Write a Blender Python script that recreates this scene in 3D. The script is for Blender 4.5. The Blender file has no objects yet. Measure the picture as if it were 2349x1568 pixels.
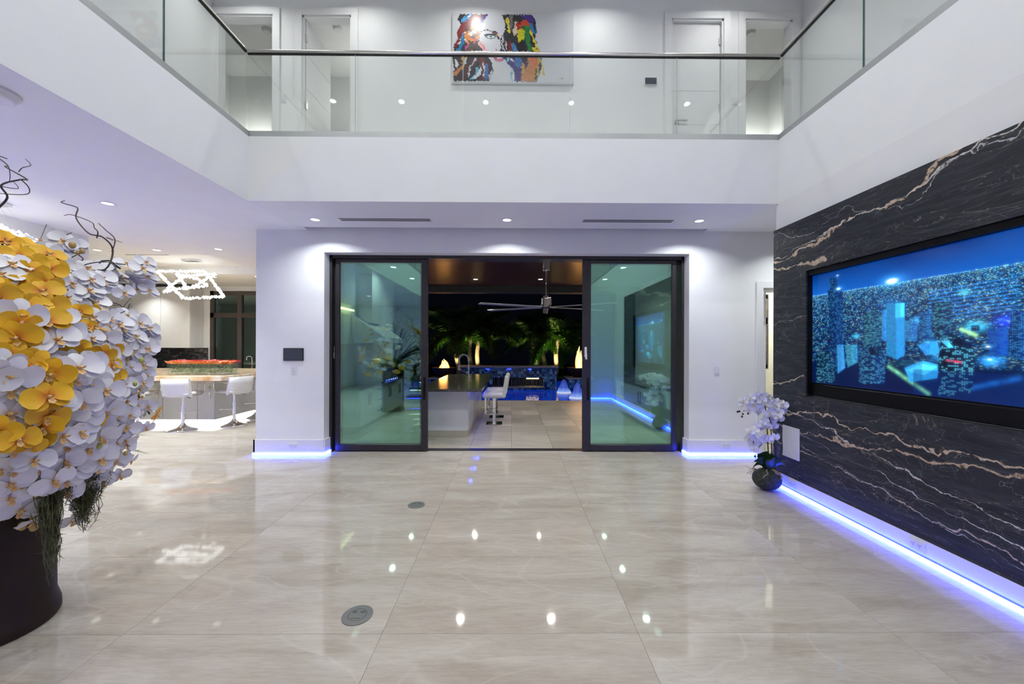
import bpy, math, random
import numpy as np
from mathutils import Vector, Matrix, Euler

# ------------------------------------------------------------------ camera, world, exposure
SC = bpy.context.scene
COL = SC.collection
W, H = 2349.0, 1568.0
F = 895.0                    # focal length in pixels
EYE = 1.45
VPX, VPY = 1174.0, 795.0     # where straight-ahead (+Y) falls
YAW, ROLL = 0.0079, 0.0028

cam_d = bpy.data.cameras.new('camera')
cam_d.sensor_fit = 'HORIZONTAL'
cam_d.sensor_width = 36.0
cam_d.lens = F / W * 36.0
cam_d.clip_start = 0.05
cam_d.clip_end = 200
CX, CY = VPX + F * math.tan(YAW), VPY
cam_d.shift_x = (W / 2 - CX) / W
cam_d.shift_y = (CY - H / 2) / W
cam = bpy.data.objects.new('camera', cam_d)
COL.objects.link(cam)
CROT = Matrix.Rotation(-YAW, 3, 'Z') @ Matrix.Rotation(math.pi / 2, 3, 'X') @ Matrix.Rotation(ROLL, 3, 'Z')
cam.matrix_world = Matrix.Translation((0, 0, EYE)) @ CROT.to_4x4()
SC.camera = cam

SC.view_settings.view_transform = 'Standard'
SC.view_settings.look = 'None'
SC.view_settings.gamma = 1.0
SC.view_settings.use_curve_mapping = False
SC.view_settings.exposure = 0.12
SC.cycles.max_bounces = 6
SC.cycles.diffuse_bounces = 3
SC.cycles.glossy_bounces = 3
SC.cycles.transmission_bounces = 6
SC.cycles.transparent_max_bounces = 14
SC.cycles.use_adaptive_sampling = True
SC.cycles.adaptive_threshold = 0.2
SC.cycles.caustics_reflective = False
SC.cycles.caustics_refractive = False
SC.cycles.sample_clamp_indirect = 6.0

world = bpy.data.worlds.new('night_sky')
SC.world = world
world.use_nodes = True
world.node_tree.nodes['Background'].inputs[0].default_value = (0.004, 0.006, 0.012, 1)
world.node_tree.nodes['Background'].inputs[1].default_value = 0.25

# light levels (watts), tuned together
UPPER_W = 20.0
CORRIDOR_W = 6.3
LOWER_W = 17.5
KITCHEN_W = 9.5
LANAI_W = 7.5
LED_BLUE = (1.05, 1.8, 38.0)
LED_GAIN = 1.0

# ------------------------------------------------------------------ helpers
def ray(u, v):
    d = CROT @ Vector(((u - CX) / F, -(v - CY) / F, -1.0))
    return d

def P(u, v, X=None, Y=None, Z=None):
    """the point of a known plane that the photograph shows at pixel (u, v)"""
    d = ray(u, v)
    if Y is not None:
        t = Y / d.y
    elif X is not None:
        t = X / d.x
    else:
        t = (Z - EYE) / d.z
    return Vector((d.x * t, d.y * t, EYE + d.z * t))

class MB:
    def __init__(s):
        s.v, s.f, s.m, s.sm = [], [], [], []
    def face(s, idx, m=0, smooth=False):
        s.f.append(tuple(idx)); s.m.append(m); s.sm.append(smooth)
    def add(s, vs):
        b = len(s.v)
        s.v.extend([tuple(x) for x in vs])
        return b
    def box(s, x0, x1, y0, y1, z0, z1, m=0, M=None):
        if x0 > x1: x0, x1 = x1, x0
        if y0 > y1: y0, y1 = y1, y0
        if z0 > z1: z0, z1 = z1, z0
        vs = [Vector(c) for c in ((x0,y0,z0),(x1,y0,z0),(x1,y1,z0),(x0,y1,z0),(x0,y0,z1),(x1,y0,z1),(x1,y1,z1),(x0,y1,z1))]
        if M is not None: vs = [M @ c for c in vs]
        b = s.add(vs)
        for q in ((3,2,1,0),(4,5,6,7),(0,1,5,4),(1,2,6,5),(2,3,7,6),(3,0,4,7)):
            s.face([b+i for i in q], m)
        return s
    def bbox(s, x0, x1, y0, y1, z0, z1, r=0.01, m=0, M=None):
        """box with chamfered edges"""
        if x0 > x1: x0, x1 = x1, x0
        if y0 > y1: y0, y1 = y1, y0
        if z0 > z1: z0, z1 = z1, z0
        r = min(r, (x1-x0)*.49, (y1-y0)*.49, (z1-z0)*.49)
        A = ((x0,y0,z0),(x1,y1,z1))
        idx = {}
        vs = []
        for ix in (0,1):
            for iy in (0,1):
                for iz in (0,1):
                    c = (A[ix][0], A[iy][1], A[iz][2])
                    sg = (1-2*ix, 1-2*iy, 1-2*iz)
                    for ax in range(3):
                        p = [c[k] + (0 if k == ax else sg[k]*r) for k in range(3)]
                        idx[(ix,iy,iz,ax)] = len(vs); vs.append(Vector(p))
        if M is not None: vs = [M @ c for c in vs]
        b = s.add(vs)
        g = lambda ix,iy,iz,ax: b+idx[(ix,iy,iz,ax)]
        def q(*k): s.face([g(*t) for t in k], m)
        q((0,0,0,0),(0,0,1,0),(0,1,1,0),(0,1,0,0)); q((1,0,0,0),(1,1,0,0),(1,1,1,0),(1,0,1,0))
        q((0,0,0,1),(1,0,0,1),(1,0,1,1),(0,0,1,1)); q((0,1,0,1),(0,1,1,1),(1,1,1,1),(1,1,0,1))
        q((0,0,0,2),(0,1,0,2),(1,1,0,2),(1,0,0,2)); q((0,0,1,2),(1,0,1,2),(1,1,1,2),(0,1,1,2))
        for ix in (0,1):
            for iy in (0,1):
                t=[(ix,iy,0,0),(ix,iy,0,1),(ix,iy,1,1),(ix,iy,1,0)]
                s.face([g(*k) for k in (t if ix==iy else t[::-1])], m)
        for ix in (0,1):
            for iz in (0,1):
                t=[(ix,0,iz,0),(ix,1,iz,0),(ix,1,iz,2),(ix,0,iz,2)]
                s.face([g(*k) for k in (t if ix==iz else t[::-1])], m)
        for iy in (0,1):
            for iz in (0,1):
                t=[(0,iy,iz,1),(0,iy,iz,2),(1,iy,iz,2),(1,iy,iz,1)]
                s.face([g(*k) for k in (t if iy==iz else t[::-1])], m)
        for ix in (0,1):
            for iy in (0,1):
                for iz in (0,1):
                    t=[(ix,iy,iz,0),(ix,iy,iz,2),(ix,iy,iz,1)]
                    s.face([g(*k) for k in (t if (ix+iy+iz)%2==0 else t[::-1])], m)
        return s
    def tube(s, pts, r, n=8, m=0, cap=True, smooth=True):
        pts = [Vector(p) for p in pts]
        if not hasattr(r, '__len__'): r = [r]*len(pts)
        rings = []
        up = Vector((0,0,1))
        prev = None
        for i, p in enumerate(pts):
            t = (pts[min(i+1,len(pts)-1)] - pts[max(i-1,0)])
            if t.length < 1e-9: t = Vector((0,0,1))
            t.normalize()
            if prev is None:
                a = t.cross(up)
                if a.length < 1e-3: a = t.cross(Vector((1,0,0)))
            else:
                a = prev - t*prev.dot(t)
                if a.length < 1e-5: a = t.cross(Vector((1,0,0)))
            a.normalize(); prev = a
            bb = t.cross(a)
            b = s.add([p + (a*math.cos(k*2*math.pi/n) + bb*math.sin(k*2*math.pi/n))*r[i] for k in range(n)])
            rings.append(b)
        for i in range(len(rings)-1):
            for k in range(n):
                k2 = (k+1) % n
                s.face((rings[i]+k, rings[i]+k2, rings[i+1]+k2, rings[i+1]+k), m, smooth)
        if cap:
            s.face([rings[0]+k for k in range(n)][::-1], m)
            s.face([rings[-1]+k for k in range(n)], m)
        return s
    def lathe(s, prof, n=24, m=0, c=(0,0,0), sharp=True, M=None):
        """prof: list of (r, z); each run is its own smooth band when sharp"""
        c = Vector(c)
        def ring(r, z):
            vs = [c + Vector((r*math.cos(k*2*math.pi/n), r*math.sin(k*2*math.pi/n), z)) for k in range(n)]
            if M is not None: vs = [M @ q for q in vs]
            return s.add(vs)
        last = None
        for i in range(len(prof)-1):
            a = ring(*prof[i]) if (sharp or last is None) else last
            b = ring(*prof[i+1])
            for k in range(n):
                k2 = (k+1) % n
                s.face((a+k, a+k2, b+k2, b+k), m, True)
            last = b
        return s
    def disc(s, r, z, n=24, m=0, c=(0,0,0), flip=False, M=None):
        c = Vector(c)
        vs = [c + Vector((r*math.cos(k*2*math.pi/n), r*math.sin(k*2*math.pi/n), z)) for k in range(n)]
        if M is not None: vs = [M @ q for q in vs]
        b = s.add(vs)
        ids = [b+k for k in range(n)]
        s.face(ids[::-1] if flip else ids, m)
        return s
    def cyl(s, r, z0, z1, n=24, m=0, c=(0,0,0), M=None):
        s.lathe([(r,z0),(r,z1)], n, m, c, M=M); s.disc(r, z1, n, m, c, M=M); s.disc(r, z0, n, m, c, True, M=M)
        return s
    def ball(s, r, c=(0,0,0), n=12, k=8, m=0, sc=(1,1,1)):
        c = Vector(c)
        rows = []
        for i in range(k+1):
            a = math.pi*i/k
            rows.append(s.add([c + Vector((r*sc[0]*math.sin(a)*math.cos(j*2*math.pi/n), r*sc[1]*math.sin(a)*math.sin(j*2*math.pi/n), r*sc[2]*math.cos(a))) for j in range(n)]))
        for i in range(k):
            for j in range(n):
                j2 = (j+1) % n
                s.face((rows[i]+j, rows[i+1]+j, rows[i+1]+j2, rows[i]+j2), m, True)
        return s
    def mesh(s, name, mats):
        me = bpy.data.meshes.new(name)
        me.from_pydata(s.v, [], s.f)
        if not isinstance(mats, (list, tuple)): mats = [mats]
        for q in mats: me.materials.append(q)
        me.polygons.foreach_set('material_index', s.m)
        me.polygons.foreach_set('use_smooth', s.sm)
        me.update()
        return me
    def build(s, name, mats, parent=None, loc=None):
        o = bpy.data.objects.new(name, s.mesh(name, mats))
        COL.objects.link(o)
        if loc is not None: o.location = loc
        if parent is not None: o.parent = parent
        return o

def tag(o, label=None, cat=None, group=None, kind=None):
    if label: o['label'] = label
    if cat: o['category'] = cat
    if group: o['group'] = group
    if kind: o['kind'] = kind
    return o

def thing(name, label, cat, loc=(0,0,0), rz=0, group=None):
    o = bpy.data.objects.new(name, None)
    o.empty_display_size = 0.1
    COL.objects.link(o)
    o.location = loc
    o.rotation_euler = (0,0,rz)
    return tag(o, label, cat, group)

def inst(me, name, parent=None, loc=(0,0,0), rot=(0,0,0), sc=(1,1,1)):
    o = bpy.data.objects.new(name, me)
    COL.objects.link(o)
    o.location = loc
    o.rotation_euler = rot
    o.scale = sc if hasattr(sc, '__len__') else (sc,)*3
    if parent is not None: o.parent = parent
    return o

def copy_tree(o, parent=None, label=None):
    c = o.copy(); COL.objects.link(c); c.parent = parent
    if label: c['label'] = label
    for ch in list(o.children): copy_tree(ch, c)
    return c

def struct(name, boxes, mat, label, parent=None):
    mb = MB()
    for b in boxes: mb.box(*b)
    o = mb.build(name, mat, parent)
    if parent is None: tag(o, label, 'building part', kind='structure')
    return o

def catmull(pts, n=6):
    pts = [Vector(p) for p in pts]
    out = []
    for i in range(len(pts)-1):
        p0, p1, p2, p3 = pts[max(i-1,0)], pts[i], pts[i+1], pts[min(i+2,len(pts)-1)]
        for k in range(n):
            t = k/n
            out.append(0.5*((2*p1)+(p2-p0)*t+(2*p0-5*p1+4*p2-p3)*t*t+(3*p1-p0-3*p2+p3)*t**3))
    out.append(pts[-1])
    return out

# ------------------------------------------------------------------ materials
def newmat(name):
    m = bpy.data.materials.new(name)
    m.use_nodes = True
    nt = m.node_tree
    b = nt.nodes['Principled BSDF']
    return m, nt, b

def N(nt, typ, **kw):
    n = nt.nodes.new(typ)
    for k, v in kw.items():
        if k.startswith('i_'):
            key = k[2:]
            key = int(key) if key.isdigit() else key.replace('_', ' ')
            n.inputs[key].default_value = v
        else:
            setattr(n, k, v)
    return n

def L(nt, a, b): nt.links.new(a, b)

def ramp(nt, stops, interp='LINEAR'):
    n = nt.nodes.new('ShaderNodeValToRGB')
    n.color_ramp.interpolation = interp
    e = n.color_ramp.elements
    e[0].position, e[0].color = stops[0][0], (*stops[0][1], 1)
    e[1].position, e[1].color = stops[-1][0], (*stops[-1][1], 1)
    for p, c in stops[1:-1]:
        q = e.new(p); q.color = (*c, 1)
    return n

def mth(nt, op, a, b=None, c=None, clamp=False):
    n = nt.nodes.new('ShaderNodeMath'); n.operation = op; n.use_clamp = clamp
    for i, x in enumerate((a, b, c)):
        if x is None: continue
        if isinstance(x, (int, float)): n.inputs[i].default_value = x
        else: nt.links.new(x, n.inputs[i])
    return n.outputs[0]

def mixc(nt, fac, a, b):
    n = nt.nodes.new('ShaderNodeMix'); n.data_type = 'RGBA'
    for sock, x in ((n.inputs[0], fac), (n.inputs[6], a), (n.inputs[7], b)):
        if isinstance(x, (int, float)): sock.default_value = x
        elif isinstance(x, tuple): sock.default_value = (*x, 1) if len(x) == 3 else x
        else: nt.links.new(x, sock)
    return n.outputs[2]

def plain(name, col, rough=0.5, metal=0.0, spec=0.5, var=0.06, scale=8.0, coat=0.0, bump=0.0):
    """principled colour with a little procedural unevenness"""
    m, nt, b = newmat(name)
    tc = N(nt, 'ShaderNodeTexCoord')
    nz = N(nt, 'ShaderNodeTexNoise', i_Scale=scale, i_Detail=2.0)
    L(nt, tc.outputs['Object'], nz.inputs['Vector'])
    lo = tuple(c*(1-var) for c in col); hi = tuple(min(1, c*(1+var)) for c in col)
    r = ramp(nt, [(0.3, lo), (0.7, hi)])
    L(nt, nz.outputs['Fac'], r.inputs[0]); L(nt, r.outputs[0], b.inputs['Base Color'])
    b.inputs['Roughness'].default_value = rough
    b.inputs['Metallic'].default_value = metal
    b.inputs['Specular IOR Level'].default_value = spec
    b.inputs['Coat Weight'].default_value = coat
    if bump:
        bp = N(nt, 'ShaderNodeBump', i_Strength=bump, i_Distance=0.01)
        L(nt, nz.outputs['Fac'], bp.inputs['Height']); L(nt, bp.outputs[0], b.inputs['Normal'])
    return m

def emit(name, col, strength, sample=True):
    m, nt, b = newmat(name)
    nt.nodes.remove(b)
    e = N(nt, 'ShaderNodeEmission')
    e.inputs[0].default_value = (*col, 1); e.inputs[1].default_value = strength
    L(nt, e.outputs[0], nt.nodes['Material Output'].inputs[0])
    if not sample: m.cycles.emission_sampling = 'NONE'
    return m

def pane_glass(name, tint, refl_tint, base_refl, rough=0.0):
    """thin pane: part mirror, part tinted see-through"""
    m, nt, b = newmat(name)
    nt.nodes.remove(b)
    tr = N(nt, 'ShaderNodeBsdfTransparent'); tr.inputs[0].default_value = (*tint, 1)
    gl = N(nt, 'ShaderNodeBsdfGlossy'); gl.inputs[0].default_value = (*refl_tint, 1); gl.inputs['Roughness'].default_value = rough
    geo = N(nt, 'ShaderNodeNewGeometry')
    dt = N(nt, 'ShaderNodeVectorMath', operation='DOT_PRODUCT')
    L(nt, geo.outputs['Normal'], dt.inputs[0]); L(nt, geo.outputs['Incoming'], dt.inputs[1])
    om = mth(nt, 'SUBTRACT', 1.0, mth(nt, 'ABSOLUTE', dt.outputs['Value']), clamp=True)
    fr = mth(nt, 'MULTIPLY_ADD', mth(nt, 'POWER', om, 5.0), 0.9, 0.04)     # the usual rise of reflection at grazing angles
    fac = mth(nt, 'ADD', fr, base_refl, clamp=True)
    mx = N(nt, 'ShaderNodeMixShader')
    L(nt, fac, mx.inputs[0]); L(nt, tr.outputs[0], mx.inputs[1]); L(nt, gl.outputs[0], mx.inputs[2])
    L(nt, mx.outputs[0], nt.nodes['Material Output'].inputs[0])
    return m

MT = {}
MT['paint'] = plain('white_wall_paint', (0.82,0.825,0.825), 0.6, spec=0.3, var=0.012, scale=3)
MT['ceiling'] = plain('white_ceiling_paint', (0.85,0.86,0.855), 0.7, spec=0.2, var=0.012, scale=3)
MT['trimw'] = plain('white_gloss_trim', (0.8,0.8,0.8), 0.55, var=0.01)
MT['cabinet'] = plain('white_lacquer', (0.78,0.78,0.79), 0.18, var=0.01)
MT['plate'] = plain('white_plastic_plate', (0.74,0.74,0.75), 0.3, var=0.01)
MT['platedark'] = plain('socket_slot', (0.12,0.12,0.13), 0.4)
MT['bronze'] = plain('dark_bronze_aluminium', (0.045,0.040,0.045), 0.35, metal=0.5, var=0.08)
MT['winframe'] = plain('brown_window_frame', (0.09,0.075,0.07), 0.4, metal=0.3, var=0.08)
MT['chrome'] = plain('polished_chrome', (0.8,0.8,0.82), 0.08, metal=1.0, var=0.02)
MT['steel'] = plain('brushed_steel', (0.72,0.69,0.66), 0.3, metal=1.0, var=0.05, scale=20)
MT['channel'] = plain('grey_aluminium_channel', (0.42,0.43,0.43), 0.4, metal=0.6, var=0.03)
MT['black'] = plain('black_satin', (0.006,0.006,0.007), 0.4, spec=0.15, var=0.05)
MT['screenoff'] = plain('dark_screen_glass', (0.045,0.055,0.075), 0.12, var=0.03)
MT['grout'] = plain('beige_grout', (0.46,0.41,0.36), 0.6)
MT['leather'] = plain('white_leather', (0.78,0.77,0.76), 0.4, var=0.03)
MT['tan'] = plain('tan_underside', (0.45,0.36,0.27), 0.5)
MT['granite'] = plain('dark_granite', (0.075,0.07,0.06), 0.12, var=0.5, scale=60)
MT['glassrail'] = pane_glass('clear_rail_glass', (0.955,0.972,0.963), (1,1,1), 0.0)
MT['glassdoor'] = pane_glass('green_door_glass', (0.83,0.96,0.92), (0.62,0.95,0.87), 0.16)
MT['glassbox'] = pane_glass('clear_box_glass', (0.95,0.97,0.96), (1,1,1), 0.0)
MT['glasswin'] = pane_glass('dark_window_glass', (0.35,0.5,0.46), (0.75,0.95,0.88), 0.12)
MT['glassedge'] = plain('dark_glass_edge', (0.03,0.09,0.09), 0.2)
MT['lampdisc'] = emit('downlight_disc', (1.0,0.98,0.95), 3.0, sample=False)
MT['lampdisc2'] = emit('patio_downlight_disc', (1.0,0.97,0.92), 16.0, sample=False)
MT['led'] = emit('blue_led_strip', LED_BLUE, LED_GAIN)
MT['ledsoft'] = emit('white_led_strip', (1.0,0.98,0.92), 11.0)
MT['ledsoft2'] = emit('tread_led', (1.0,0.97,0.88), 3.0)
MT['ledwall'] = emit('blue_led_point', (0.3,0.5,9.0), 0.7)
MT['crystal'] = emit('lit_crystal', (1.0,0.985,0.95), 3.2)
MT['soil'] = plain('dark_moss_ball', (0.035,0.04,0.03), 0.9, var=0.5, scale=40, bump=0.6)
MT['leafdark'] = plain('dark_orchid_leaf', (0.03,0.07,0.025), 0.35, var=0.3)
MT['stem'] = plain('dark_stem', (0.035,0.04,0.02), 0.6, var=0.3)
MT['twig'] = plain('grey_brown_twig', (0.085,0.07,0.065), 0.7, var=0.4, scale=30)
MT['root'] = plain('pale_root', (0.42,0.30,0.22), 0.7, var=0.2)
MT['moss'] = plain('olive_hanging_moss', (0.12,0.125,0.055), 0.9, var=0.45, scale=30)
MT['fern'] = plain('green_fern', (0.07,0.14,0.03), 0.6, var=0.4, scale=20)
MT['budg'] = plain('green_bud', (0.42,0.45,0.13), 0.5, var=0.2)
MT['budy'] = plain('ochre_bud', (0.5,0.34,0.12), 0.5, var=0.2)

def petal_mat(name, stops, rough=0.55):
    m, nt, b = newmat(name)
    tc = N(nt, 'ShaderNodeTexCoord')
    ln = N(nt, 'ShaderNodeVectorMath', operation='LENGTH')
    L(nt, tc.outputs['Object'], ln.inputs[0])
    nz = N(nt, 'ShaderNodeTexNoise', i_Scale=6.0, i_Detail=3.0)
    L(nt, tc.outputs['Object'], nz.inputs['Vector'])
    d = mth(nt, 'MULTIPLY_ADD', nz.outputs['Fac'], 0.10, ln.outputs['Value'])
    r = ramp(nt, stops)
    L(nt, d, r.inputs[0])
    oi = N(nt, 'ShaderNodeObjectInfo')
    hs = N(nt, 'ShaderNodeHueSaturation')
    L(nt, r.outputs[0], hs.inputs['Color'])
    L(nt, mth(nt, 'MULTIPLY_ADD', oi.outputs['Random'], 0.22, 0.86), hs.inputs['Value'])
    L(nt, hs.outputs[0], b.inputs['Base Color'])
    b.inputs['Roughness'].default_value = rough
    b.inputs['Subsurface Weight'].default_value = 0.0
    return m
MT['petalw'] = petal_mat('white_orchid_petal', [(0.05,(0.78,0.50,0.16)),(0.17,(0.80,0.68,0.60)),(0.32,(0.80,0.78,0.82)),(1.0,(0.80,0.79,0.84))])
MT['petaly'] = petal_mat('yellow_orchid_petal', [(0.06,(0.55,0.10,0.01)),(0.30,(0.80,0.30,0.008)),(0.5,(0.85,0.44,0.008)),(1.0,(0.86,0.50,0.01))])
MT['petalp'] = petal_mat('cream_white_orchid_petal', [(0.05,(0.80,0.62,0.25)),(0.17,(0.82,0.78,0.66)),(0.32,(0.86,0.86,0.84)),(1.0,(0.87,0.87,0.86))])
MT['lip'] = plain('orange_orchid_lip', (0.74,0.44,0.16), 0.5, var=0.3, scale=10)
MT['lipw'] = plain('cream_orchid_lip', (0.8,0.62,0.35), 0.5, var=0.3, scale=10)

def tile_mat():
    m, nt, b = newmat('polished_beige_marble_tile')
    oi = N(nt, 'ShaderNodeObjectInfo')
    geo = N(nt, 'ShaderNodeNewGeometry')
    off = N(nt, 'ShaderNodeCombineXYZ')
    L(nt, mth(nt, 'MULTIPLY', oi.outputs['Random'], 37.0), off.inputs[0])
    L(nt, mth(nt, 'MULTIPLY', oi.outputs['Random'], 91.0), off.inputs[1])
    ad = N(nt, 'ShaderNodeVectorMath', operation='ADD')
    L(nt, geo.outputs['Position'], ad.inputs[0]); L(nt, off.outputs[0], ad.inputs[1])
    mp = N(nt, 'ShaderNodeMapping'); mp.inputs['Rotation'].default_value = (0,0,0.25); mp.inputs['Scale'].default_value = (0.75,3.2,1)
    L(nt, ad.outputs[0], mp.inputs[0])
    n1 = N(nt, 'ShaderNodeTexNoise', i_Scale=1.5, i_Detail=8.0, i_Roughness=0.62, i_Distortion=0.7)
    L(nt, mp.outputs[0], n1.inputs['Vector'])
    r1 = ramp(nt, [(0.28,(0.42,0.365,0.305)),(0.45,(0.50,0.445,0.385)),(0.58,(0.55,0.50,0.44)),(0.75,(0.61,0.57,0.515))])
    L(nt, n1.outputs['Fac'], r1.inputs[0])
    # fine grain streaks
    mp2 = N(nt, 'ShaderNodeMapping'); mp2.inputs['Rotation'].default_value = (0,0,0.2); mp2.inputs['Scale'].default_value = (3,22,1)
    L(nt, ad.outputs[0], mp2.inputs[0])
    n2 = N(nt, 'ShaderNodeTexNoise', i_Scale=3.0, i_Detail=6.0, i_Roughness=0.7)
    L(nt, mp2.outputs[0], n2.inputs['Vector'])
    r2 = ramp(nt, [(0.3,(0.86,0.84,0.82)),(0.6,(1.0,1.0,1.0))])
    L(nt, n2.outputs['Fac'], r2.inputs[0])
    mul = N(nt, 'ShaderNodeMix', data_type='RGBA', blend_type='MULTIPLY'); mul.inputs[0].default_value = 1.0
    L(nt, r1.outputs[0], mul.inputs[6]); L(nt, r2.outputs[0], mul.inputs[7])
    # veins
    mp3 = N(nt, 'ShaderNodeMapping'); mp3.inputs['Rotation'].default_value = (0,0,0.55); mp3.inputs['Scale'].default_value = (0.8,1.5,1)
    L(nt, ad.outputs[0], mp3.inputs[0])
    n3 = N(nt, 'ShaderNodeTexNoise', i_Scale=1.0, i_Detail=3.0, i_Roughness=0.5, i_Distortion=0.8)
    L(nt, mp3.outputs[0], n3.inputs['Vector'])
    a = mth(nt, 'ABSOLUTE', mth(nt, 'SUBTRACT', n3.outputs['Fac'], 0.5))
    vein = mth(nt, 'SUBTRACT', 1.0, mth(nt, 'DIVIDE', a, 0.012, clamp=True), clamp=True)
    c = mixc(nt, mth(nt, 'MULTIPLY', vein, 0.2), mul.outputs[2], (0.72,0.68,0.63))
    a2 = mth(nt, 'ABSOLUTE', mth(nt, 'SUBTRACT', n3.outputs['Fac'], 0.43))
    vein2 = mth(nt, 'SUBTRACT', 1.0, mth(nt, 'DIVIDE', a2, 0.005, clamp=True), clamp=True)
    c = mixc(nt, mth(nt, 'MULTIPLY', vein2, 0.22), c, (0.42,0.33,0.27))
    L(nt, c, b.inputs['Base Color'])
    b.inputs['Roughness'].default_value = 0.045
    b.inputs['Specular IOR Level'].default_value = 0.5
    return m
MT['tile'] = tile_mat()

def paver_mat():
    m, nt, b = newmat('travertine_paver')
    oi = N(nt, 'ShaderNodeObjectInfo'); geo = N(nt, 'ShaderNodeNewGeometry')
    mp = N(nt, 'ShaderNodeMapping'); mp.inputs['Scale'].default_value = (1.2,9,1)
    L(nt, geo.outputs['Position'], mp.inputs[0])
    n1 = N(nt, 'ShaderNodeTexNoise', i_Scale=2.0, i_Detail=6.0)
    L(nt, mp.outputs[0], n1.inputs['Vector'])
    r1 = ramp(nt, [(0.3,(0.44,0.40,0.33)),(0.7,(0.62,0.57,0.49))]); L(nt, n1.outputs['Fac'], r1.inputs[0])
    hs = N(nt, 'ShaderNodeHueSaturation'); L(nt, r1.outputs[0], hs.inputs['Color'])
    L(nt, mth(nt, 'MULTIPLY_ADD', oi.outputs['Random'], 0.35, 0.8), hs.inputs['Value'])
    L(nt, hs.outputs[0], b.inputs['Base Color'])
    b.inputs['Roughness'].default_value = 0.4
    return m
MT['paver'] = paver_mat()

def wood_ceiling():
    m, nt, b = newmat('dark_wood_ceiling')
    geo = N(nt, 'ShaderNodeNewGeometry')
    sep = N(nt, 'ShaderNodeSeparateXYZ'); L(nt, geo.outputs['Position'], sep.inputs[0])
    gy = mth(nt, 'FRACT', mth(nt, 'MULTIPLY', sep.outputs[1], 7.0))
    line = mth(nt, 'LESS_THAN', gy, 0.08)
    mp = N(nt, 'ShaderNodeMapping'); mp.inputs['Scale'].default_value = (0.6,14,1); L(nt, geo.outputs['Position'], mp.inputs[0])
    n1 = N(nt, 'ShaderNodeTexNoise', i_Scale=2.5, i_Detail=5.0); L(nt, mp.outputs[0], n1.inputs['Vector'])
    r1 = ramp(nt, [(0.3,(0.045,0.018,0.010)),(0.7,(0.11,0.045,0.026))]); L(nt, n1.outputs['Fac'], r1.inputs[0])
    L(nt, mixc(nt, line, r1.outputs[0], (0.008,0.004,0.003)), b.inputs['Base Color'])
    b.inputs['Roughness'].default_value = 0.28
    return m
MT['woodceil'] = wood_ceiling()

def tread_mat():
    return plain('walnut_tread', (0.10,0.05,0.03), 0.35, var=0.3, scale=14)
MT['tread'] = tread_mat()

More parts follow.
